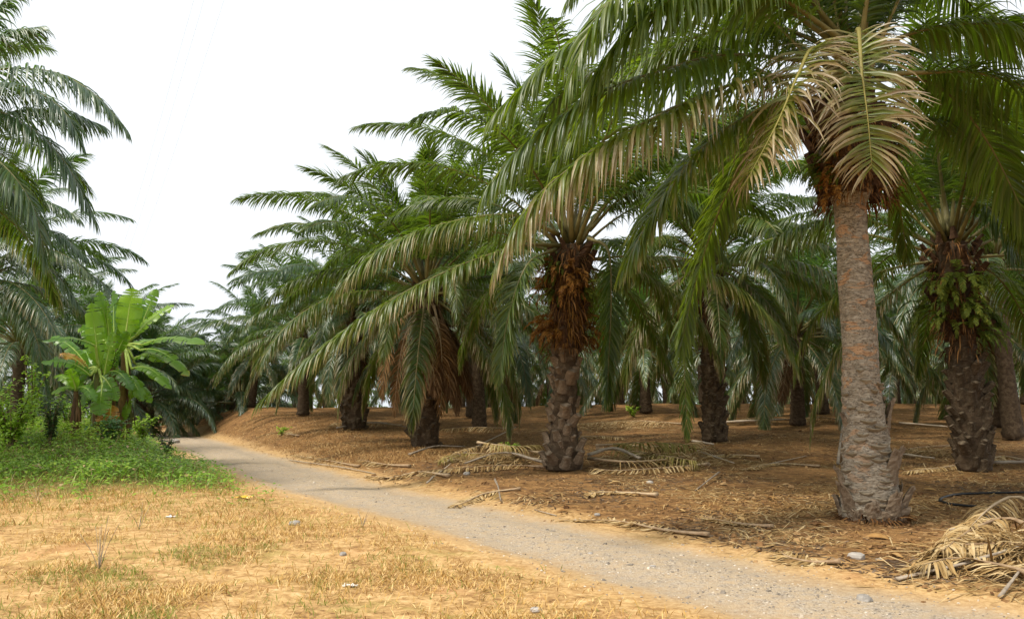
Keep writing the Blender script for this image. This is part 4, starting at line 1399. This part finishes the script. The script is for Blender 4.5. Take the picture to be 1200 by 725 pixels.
straw_pile(1215, 655, .85, .9, .28, 1000, "heap of dry yellow palm straw at the right edge", 5)
straw_pile(775, 545, 2.2, .7, .35, 900, "tangle of olive-brown straw right of the fern-collared palm", 6)
straw_pile(580, 542, 1.6, .5, .28, 500, "tangle of dry strands on the stalk pile left of the fern-collared palm", 7)
straw_pile(720, 503, 3.5, .8, .4, 600, "low bank of old straw far back between the trunks", 8)
straw_pile(1090, 535, 1.5, .6, .3, 400, "low tangle of straw between the bare trunk and the fern-hung palm", 9)

# gravel
def pebble_field(name, label, n, xr, yr, wfun, seed, s0, s1, m):
    x, y, rng = scatter(n, xr, yr, wfun, seed)
    c = len(x)
    base = np.array([[-1, -1, -.5], [1, -1, -.5], [1, 1, -.5], [-1, 1, -.5], [-.55, -.6, .5], [.6, -.5, .55], [.5, .6, .45], [-.6, .5, .5]]) * .5
    s = rng.uniform(s0, s1, c) ** 1.0 * (1 + (rng.random(c) < .05) * 1.2)
    a = rng.uniform(0, 6.28, c)
    B = base[None] * s[:, None, None] * rng.uniform(.6, 1.2, (c, 1, 3)) * np.array([1, 1, .7]) + rng.normal(0, .08, (c, 8, 3)) * s[:, None, None]
    R = np.stack([B[..., 0] * np.cos(a)[:, None] - B[..., 1] * np.sin(a)[:, None], B[..., 0] * np.sin(a)[:, None] + B[..., 1] * np.cos(a)[:, None], B[..., 2]], -1)
    V = R + np.stack([x, y, zf(x, y) + .012 + s * .12], 1)[:, None]
    q = np.array([[0, 3, 2, 1], [4, 5, 6, 7], [0, 1, 5, 4], [1, 2, 6, 5], [2, 3, 7, 6], [3, 0, 4, 7]])
    F = (np.arange(c)[:, None, None] * 8 + q[None]).reshape(-1, 4)
    o = link(name, mkmesh(name, V.reshape(-1, 3), F, [m], None, {"rnd": np.repeat(rng.random(c), 8)}, smooth=False))
    return tag(o, label, None, None, "stuff")


def peb_mat(nt):
    n = N(nt)
    c = n.ramp(n.attr("rnd"), [(0., (.14, .12, .095)), (.45, (.33, .28, .22)), (.8, (.46, .38, .28)), (1., (.58, .52, .43))])
    n.out(n('ShaderNodeBsdfPrincipled', {'Base Color': c, 'Roughness': .9, 'Specular IOR Level': .2}).outputs[0])


M_PEB = mat("pebble", peb_mat)
pebble_field("gravel", "loose grey gravel on the track", 34000, (-14, 6), (5.5, 34), lambda x, y: np.clip(road_w(x, y), 0, 1) ** 1.2 * sstep(.25, .6, fbm(x * 1.5, y * 1.5)), 31, .008, .026, M_PEB)


def clod_mat(nt):
    n = N(nt)
    c = n.ramp(n.attr("rnd"), [(0., (.09, .045, .02)), (.5, (.22, .12, .05)), (1., (.38, .24, .11))])
    n.out(n('ShaderNodeBsdfPrincipled', {'Base Color': c, 'Roughness': .95, 'Specular IOR Level': .1}).outputs[0])


pebble_field("soil_clods", "small crumbs of brown soil and debris under the palms", 16000, (-8, 18), (7, 34), lambda x, y: litter_w(x, y) * sstep(.3, .6, fbm(x * 1.2, y * 1.2)), 32, .015, .06, mat("clod", clod_mat))

# ------------------------------------------------------------------ fallen fronds, cut petioles, stones and litter
def fallen_frond(pix, label, seed, leaf=.7, dry=.85, lift=.08, m=None, rm=None, npairs=70, wid=.04, group="cut fronds lying on the ground", thin=.8, petiole=.15, lifts=None):
    G = [gp(*p) for p in pix]
    base = G[0].copy()
    pts = []
    for i, g in enumerate(G):
        pts.append(g - base + np.array([0, 0, lift if lifts is None else lifts[i]]))
    gr, gl = frond_geo(spline(pts, 20), npairs=npairs, leaf=leaf, limp=3.5, dry=dry, drytip=.1, seed=seed, petiole=petiole, wid=wid, rw=.035, k=4, thin=thin)
    e = bpy.data.objects.new("fallen_frond", None)
    COL.objects.link(e)
    e.location = tuple(base)
    tag(e, label, "palm frond", group)
    link("rachis", gr.mesh("rachis", [M_STRAW, rm or M_RACHIS_DEAD], base), e)
    l = link("leaflets", gl.mesh("leaflets", [m or M_STRAW], base), e)
    l['kind'] = 'stuff'
    return e


FL = [
    ([(700, 536), (745, 540), (790, 548), (815, 552)], "olive-brown cut frond piled right of the fern-collared palm", dict(leaf=.8, dry=.35, lift=.25)),
    ([(690, 548), (740, 552), (800, 545), (835, 530)], "dry cut frond heaped towards the slender dark palm's foot", dict(leaf=.85, dry=.62, lift=.22)),
    ([(735, 529), (780, 530), (822, 524)], "tan frond lying behind the heap by the slender dark palm", dict(leaf=.7, dry=.7, lift=.18)),
    ([(632, 546), (590, 540), (540, 538), (515, 548)], "olive cut frond curving left of the fern-collared palm's foot", dict(leaf=.55, dry=.4, lift=.16)),
    ([(638, 540), (600, 533), (560, 531), (530, 540)], "dark brown frond stalk heaped behind the olive one", dict(leaf=.5, dry=.75, lift=.2)),
    ([(770, 583), (735, 580), (700, 580), (690, 584)], "small pale dry frond lying in front of the fern-collared palm", dict(leaf=.35, dry=.9, lift=.05, npairs=36)),
    ([(830, 630), (780, 624), (720, 612), (660, 612)], "dry straw frond along the right shoulder of the track", dict(leaf=.4, dry=.85, lift=.03, npairs=46)),
    ([(610, 575), (570, 580), (545, 590), (530, 596)], "thin straw frond by the track, left of the fern-collared palm", dict(leaf=.45, dry=.85, lift=.03, npairs=44)),
    ([(525, 560), (490, 556), (460, 562), (430, 560)], "straw frond on the bank edge below the brown-skirted palm", dict(leaf=.5, dry=.85, lift=.06, npairs=50)),
    ([(985, 662), (950, 661), (925, 656), (915, 650)], "flat straw-yellow frond piece in front of the bare-trunk palm", dict(leaf=.4, dry=.85, lift=.03, npairs=40)),
    ([(1215, 640), (1180, 625), (1140, 640), (1105, 668)], "dry yellow frond on the heap at the right edge, uppermost", dict(leaf=.6, dry=.85, lift=.20)),
    ([(1215, 690), (1170, 676), (1120, 668), (1085, 676)], "dry pale frond at the foot of the heap at the right edge", dict(leaf=.7, dry=.88, lift=.12)),
    ([(1220, 660), (1185, 655), (1140, 655), (1100, 660)], "straw frond in the middle of the heap at the right edge", dict(leaf=.6, dry=.86, lift=.16)),
    ([(1215, 610), (1190, 600), (1165, 612), (1140, 640)], "dry frond sticking up behind the heap at the right edge", dict(leaf=.6, dry=.8, lift=.25)),
    ([(1120, 528), (1080, 530), (1050, 536), (1035, 546)], "dark brown frond between the bare-trunk palm and the fern-hung palm", dict(leaf=.5, dry=.75, lift=.15)),
    ([(890, 538), (850, 536), (820, 540)], "dry frond end right of the slender dark palm's foot", dict(leaf=.5, dry=.8, lift=.08)),
    ([(960, 548), (910, 545), (870, 552)], "faint straw frond on open soil left of the bare trunk", dict(leaf=.4, dry=.85, lift=.04)),
    ([(470, 503), (440, 501), (400, 500), (385, 504)], "brown frond pile behind the squat scaled palm", dict(leaf=.6, dry=.8, lift=.18)),
    ([(600, 508), (560, 506), (520, 508)], "dark frond pile line behind the brown-skirted palm", dict(leaf=.6, dry=.8, lift=.2)),
    ([(800, 504), (750, 500), (700, 502), (670, 504)], "long dark pile of old fronds far back across the soil", dict(leaf=.7, dry=.8, lift=.25)),
    ([(925, 497), (890, 494), (865, 498)], "dark frond pile left of the short dark trunk far back", dict(leaf=.6, dry=.8, lift=.2)),
    ([(985, 497), (955, 493), (940, 496)], "dark frond pile touching the bare trunk's left side, far back", dict(leaf=.6, dry=.8, lift=.2)),
    ([(350, 512), (320, 508), (295, 516)], "straw frond draped over the dry bank at the bend", dict(leaf=.5, dry=.9, lift=.06)),
    ([(420, 548), (380, 540), (340, 534)], "thin straw frond at the foot of the dry bank along the track", dict(leaf=.35, dry=.85, lift=.03)),
    ([(700, 541), (760, 536), (815, 540)], "olive frond on top of the heap right of the fern-collared palm", dict(leaf=.75, dry=.3, lift=.42)),
    ([(830, 548), (780, 553), (720, 556), (690, 552)], "brown frond along the front of that heap", dict(leaf=.6, dry=.7, lift=.10)),
    ([(640, 552), (600, 550), (550, 552), (500, 556)], "brown frond spread before the stalk pile left of the fern-collared palm", dict(leaf=.5, dry=.75, lift=.10)),
    ([(560, 533), (600, 538), (632, 536)], "short dark frond on top of the stalk pile left of the fern-collared palm", dict(leaf=.5, dry=.5, lift=.36)),
    ([(905, 620), (860, 614), (820, 606)], "thin straw frond on the soil between the track and the bare trunk", dict(leaf=.35, dry=.85, lift=.02, npairs=40)),
    ([(480, 548), (450, 546), (420, 540)], "straw frond across the slope below the squat scaled palm", dict(leaf=.45, dry=.85, lift=.05)),
    ([(1130, 548), (1100, 552), (1060, 556)], "brown frond right of the bare trunk near the hose", dict(leaf=.5, dry=.8, lift=.08)),
    ([(1200, 545), (1175, 540), (1150, 548)], "dark brown frond at the right edge behind the fern-hung palm's foot", dict(leaf=.5, dry=.75, lift=.12)),
    ([(640, 520), (690, 514), (730, 516)], "grey-brown frond lying behind the fern-collared palm", dict(leaf=.5, dry=.8, lift=.1)),
]
for k, (pix, lab, kw) in enumerate(FL):
    fallen_frond(pix, lab, 300 + k, **kw)


def stick(name, pix, label, r, m, cat, lifts=None, group=None, flat=.6, r1=.6):
    G = [gp(*p) for p in pix]
    base = G[0].copy()
    P = [g - base + np.array([0, 0, (r if lifts is None else lifts[i] + r)]) for i, g in enumerate(G)]
    C = spline(P, 16) if len(P) > 2 else np.linspace(P[0], P[1], 10)
    g = zf(C[:, 0] + base[0], C[:, 1] + base[1]) - base[2]
    C[:, 2] = np.maximum(C[:, 2], g + r * .4)
    v, f = tube(C, np.linspace(r, r * r1, len(C)), 8, flat)
    v = v + (vnoise(v[:, 0] * 30, v[:, 2] * 30)[:, None] - .5) * r * .3
    return tag(link(name, mkmesh(name, v, f, [m]), None, base), label, cat, group)


CG = "cut petioles and sticks on the ground"
for pix, lab, r, lf in [
    ([(1052, 683), (1130, 670), (1215, 655)], "long pale frond stalk lying across the heap at the right edge", .030, (0, .06, .16)),
    ([(1172, 703), (1196, 684)], "short pale stalk poking out below the heap at the right edge", .022, (0, .10)),
    ([(520, 544), (560, 528), (604, 511)], "pale slanting stalk lying on the fronds left of the fern-collared palm", .035, (0, .12, .30)),
    ([(480, 535), (510, 529), (545, 528)], "pale curved frond stalk at the brown-skirted palm's foot", .05, (.02, .12, .08)),
    ([(640, 549), (590, 541), (545, 548)], "dark olive frond stalk across the pile left of the fern-collared palm", .06, (.08, .18, .06)),
    ([(812, 521), (836, 525)], "pale broad stalk end at the slender dark palm's foot", .07, (.05, .05)),
    ([(818, 532), (860, 545)], "straight pale stalk lying right of the heap by the slender dark palm", .04, (.05, .02)),
    ([(580, 562), (587, 588)], "thin bleached stick lying in front of the pile, near the track", .022, (0, 0)),
    ([(500, 567), (528, 549)], "thin slanting stick at the left end of the frond pile", .022, (0, .1)),
    ([(843, 558), (815, 576)], "short curved pale stalk on soil right of the fern-collared palm", .022, (.08, 0)),
    ([(895, 546), (945, 535)], "thin pale stalk on the open soil left of the bare trunk", .022, (0, 0)),
    ([(982, 545), (988, 517)], "grey stalk stump standing against the bare trunk's left side", .04, (0, .5)),
    ([(690, 545), (720, 541), (750, 547)], "dark broad frond stalk on the pile right of the fern-collared palm", .07, (.2, .28, .15)),
    ([(1060, 536), (1095, 541)], "grey stalk lying between the bare and the fern-hung trunks", .05, (.04, .04)),
    ([(1165, 547), (1215, 546)], "dark log-like stalk at the right edge behind the fern-hung palm", .07, (.04, .04)),
    ([(340, 540), (400, 549), (440, 556)], "long thin stalk along the foot of the dry bank", .025, (0, .02, 0)),
    ([(395, 505), (440, 500), (475, 503)], "grey stalk behind the squat scaled palm", .06, (.08, .15, .05)),
    ([(845, 500), (925, 496)], "long dark stalk far back left of the short dark trunk", .09, (.1, .1)),
    ([(1055, 500), (1110, 505)], "grey stalk far back right of the bare trunk", .07, (.1, .1)),
    ([(652, 605), (626, 598)], "thin straw stalk at the track's right shoulder", .015, (0, 0)),
]:
    stick("cut_petiole", pix, lab, r, M_PETIOLE_GREY, "frond stalk", lf, CG)


def stone(px, py, s, label, m=None, flat=.45, name="stone", cat="stone", group="loose stones"):
    g = gp(px, py)
    rng = np.random.default_rng(int(px * 7 + py))
    nu, nv = 10, 7
    a = np.arange(nu) / nu * 2 * np.pi
    e = np.linspace(-np.pi / 2, np.pi / 2, nv)
    A, E = np.meshgrid(a, e)
    V = np.stack([np.cos(E) * np.cos(A), np.cos(E) * np.sin(A) * .75, np.sin(E) * flat], -1)
    V *= (1 + .35 * (vnoise(A * 1.3 + px, E * 1.3 + py) - .5))[..., None]
    V = np.sign(V) * np.abs(V) ** .8 * s
    idx = np.arange(nu * nv).reshape(nv, nu)
    F = np.stack([idx[:-1], np.roll(idx[:-1], -1, 1), np.roll(idx[1:], -1, 1), idx[1:]], -1).reshape(-1, 4)
    g[2] += s * flat * .35
    return tag(link(name, mkmesh(name, V.reshape(-1, 3), F, [m or M_STONE], smooth=False), None, g, (0, 0, rng.uniform(0, 6))), label, cat, group)


for px, py, s, lab in [(1013, 705, .085, "flat pale stone at the track edge, bottom right"), (1004, 654, .095, "grey stone in front of the bare trunk, left of centre"),
                       (1118, 622, .07, "grey stone right of the bare trunk's foot"), (1162, 607, .09, "grey stone near the black hose's end"),
                       (345, 615, .09, "flat pale stone on the dry lawn, edge of the track"), (547, 556, .10, "pale stone at the left end of the frond pile"),
                       (1030, 657, .04, "small white stone right of the grey one before the bare trunk"), (402, 650, .055, "dark stone on the lawn edge of the track"),
                       (692, 650, .04, "reddish stone in the middle of the gravel"), (548, 631, .035, "brown stone in the gravel, far left part"),
                       (765, 665, .04, "dark stone in the gravel, lower right part"), (700, 604, .05, "grey stone on the right shoulder"),
                       (762, 566, .08, "brown clod right of the fern-collared palm"), (628, 718, .05, "dark stone at the bottom edge of the photo"),
                       (205, 519, .30, "pale earth boulder by the bananas at the track"), (1128, 634, .03, "tiny pale stone by the straw heap")]:
    stone(px, py, s, lab)

# earth mound under the bananas
stone(150, 516, .55, "low heap of brown earth under the banana stems", M_CLOD, .35, "earth_heap", "earth heap", None)


def dead_leaf(px, py, s, label, seed):
    g = gp(px, py)
    rng = np.random.default_rng(seed)
    v, f, d, r = strips(np.array([[-s, 0, .02]]), np.array([[1., .15, .35]]), np.array([[0, 1., .2]]), 2 * s, s * .9, 1.1, 5, .2, [.15, .8, 1., .6, .05], .85, 0, np.array([rng.random()]))
    v[:, 2] = np.maximum(v[:, 2], .004)
    tag(link("dead_leaf", Geo().add(v, f, 0, d, r).mesh("dead_leaf", [M_LITTER]), None, g, (0, 0, rng.uniform(0, 6))), label, "leaf", "single dead leaves")


for k, (px, py, s, lab) in enumerate([(1052, 653, .12, "dark curled dead leaf before the bare trunk"), (1030, 632, .16, "orange dead leaf at the bare trunk's foot"),
                                      (965, 618, .14, "tan dead leaf left of the bare trunk's foot"), (1070, 638, .10, "upright tan leaf right of the bare trunk's foot"),
                                      (720, 567, .16, "dark brown leaf in front of the frond pile"), (868, 610, .10, "dark brown leaf on soil below the open centre"),
                                      (905, 585, .12, "brown leaf left of the bare trunk"), (1090, 575, .14, "brown leaf right of the bare trunk's horns"),
                                      (660, 600, .09, "small brown leaf near the track shoulder"), (800, 600, .10, "brown leaf on the soil right of centre")]):
    dead_leaf(px, py, s, lab, k)

# black irrigation hose
stick("hose", [(1215, 578), (1160, 579), (1120, 581), (1101, 587), (1115, 592), (1150, 595), (1178, 597)], "black irrigation hose looped on the ground right of the bare trunk", .022, M_HOSE, "hose", flat=1., r1=1.)

# bits of plastic rubbish on the lawn
def wrapper(px, py, s, label, m):
    g = gp(px, py)
    n = 6
    X, Y = np.meshgrid(np.linspace(-1, 1, n), np.linspace(-.5, .5, n))
    rng = np.random.default_rng(int(px))
    Z = np.abs(rng.normal(0, .16, X.shape)) + .06
    V = np.stack([X, Y, Z], -1).reshape(-1, 3) * s
    idx = np.arange(n * n).reshape(n, n)
    F = np.stack([idx[:-1, :-1], idx[:-1, 1:], idx[1:, 1:], idx[1:, :-1]], -1).reshape(-1, 4)
    tag(link("wrapper", mkmesh("wrapper", V, F, [m], smooth=False), None, g, (0, 0, rng.uniform(-.4, .4))), label, "litter", None)


wrapper(285, 584, .14, "crumpled yellow plastic wrapper on the lawn near the track", M_YELLOW)
wrapper(200, 606, .08, "small white scrap on the dry lawn", M_PALEPLASTIC)
wrapper(410, 688, .07, "small pale yellow scrap on the lawn, lower centre", M_PALEPLASTIC)

# thin dry weed stalks standing in the lawn
def dry_weed(px, py, h, label, seed, n=7):
    g = gp(px, py)
    rng = np.random.default_rng(seed)
    e = bpy.data.objects.new("dry_weed", None)
    COL.objects.link(e)
    e.location = tuple(g)
    tag(e, label, "weed", "dry weed stalks")
    for i in range(n):
        a = rng.uniform(0, 6.28)
        q = rng.uniform(.05, .22)
        hh = h * rng.uniform(.6, 1.1)
        v, f = tube(spline([(0, 0, -.01), (q * .4 * math.cos(a), q * .4 * math.sin(a), hh * .5), (q * math.cos(a), q * math.sin(a), hh)], 6), np.linspace(.0045, .002, 6), 4)
        link("stalk", mkmesh("stalk", v, f, [M_PETIOLE_GREY]), e)


dry_weed(116, 668, .55, "thin leafless dry weed standing on the lawn, left foreground", 1)
dry_weed(163, 620, .35, "small leafless weed on the lawn, upright sprig right of the tall one", 2, 4)
dry_weed(425, 618, .25, "small dry sprig at the lawn's edge by the gravel", 3, 4)
dry_weed(45, 590, .3, "dry sprig at the front of the weeds, left", 4, 5)

# faint overhead cables against the white sky
for (x0, x1, lab) in [(230, 128, "leftmost of three faint overhead cables in the sky"), (242, 136, "middle of three faint overhead cables in the sky"), (266, 146, "rightmost of three faint overhead cables in the sky")]:
    a, b = at(x0, -10, 45), at(x1, 335, 150)
    t = np.linspace(0, 1, 24)[:, None]
    C = a * (1 - t) + b * t
    C[:, 2] -= 1.2 * np.sin(np.pi * t[:, 0])
    v, f = tube(C, .005 + .006 * t[:, 0], 5)
    tag(link("power_line", mkmesh("power_line", v, f, [M_CABLE])), lab, "cable", "overhead cables")
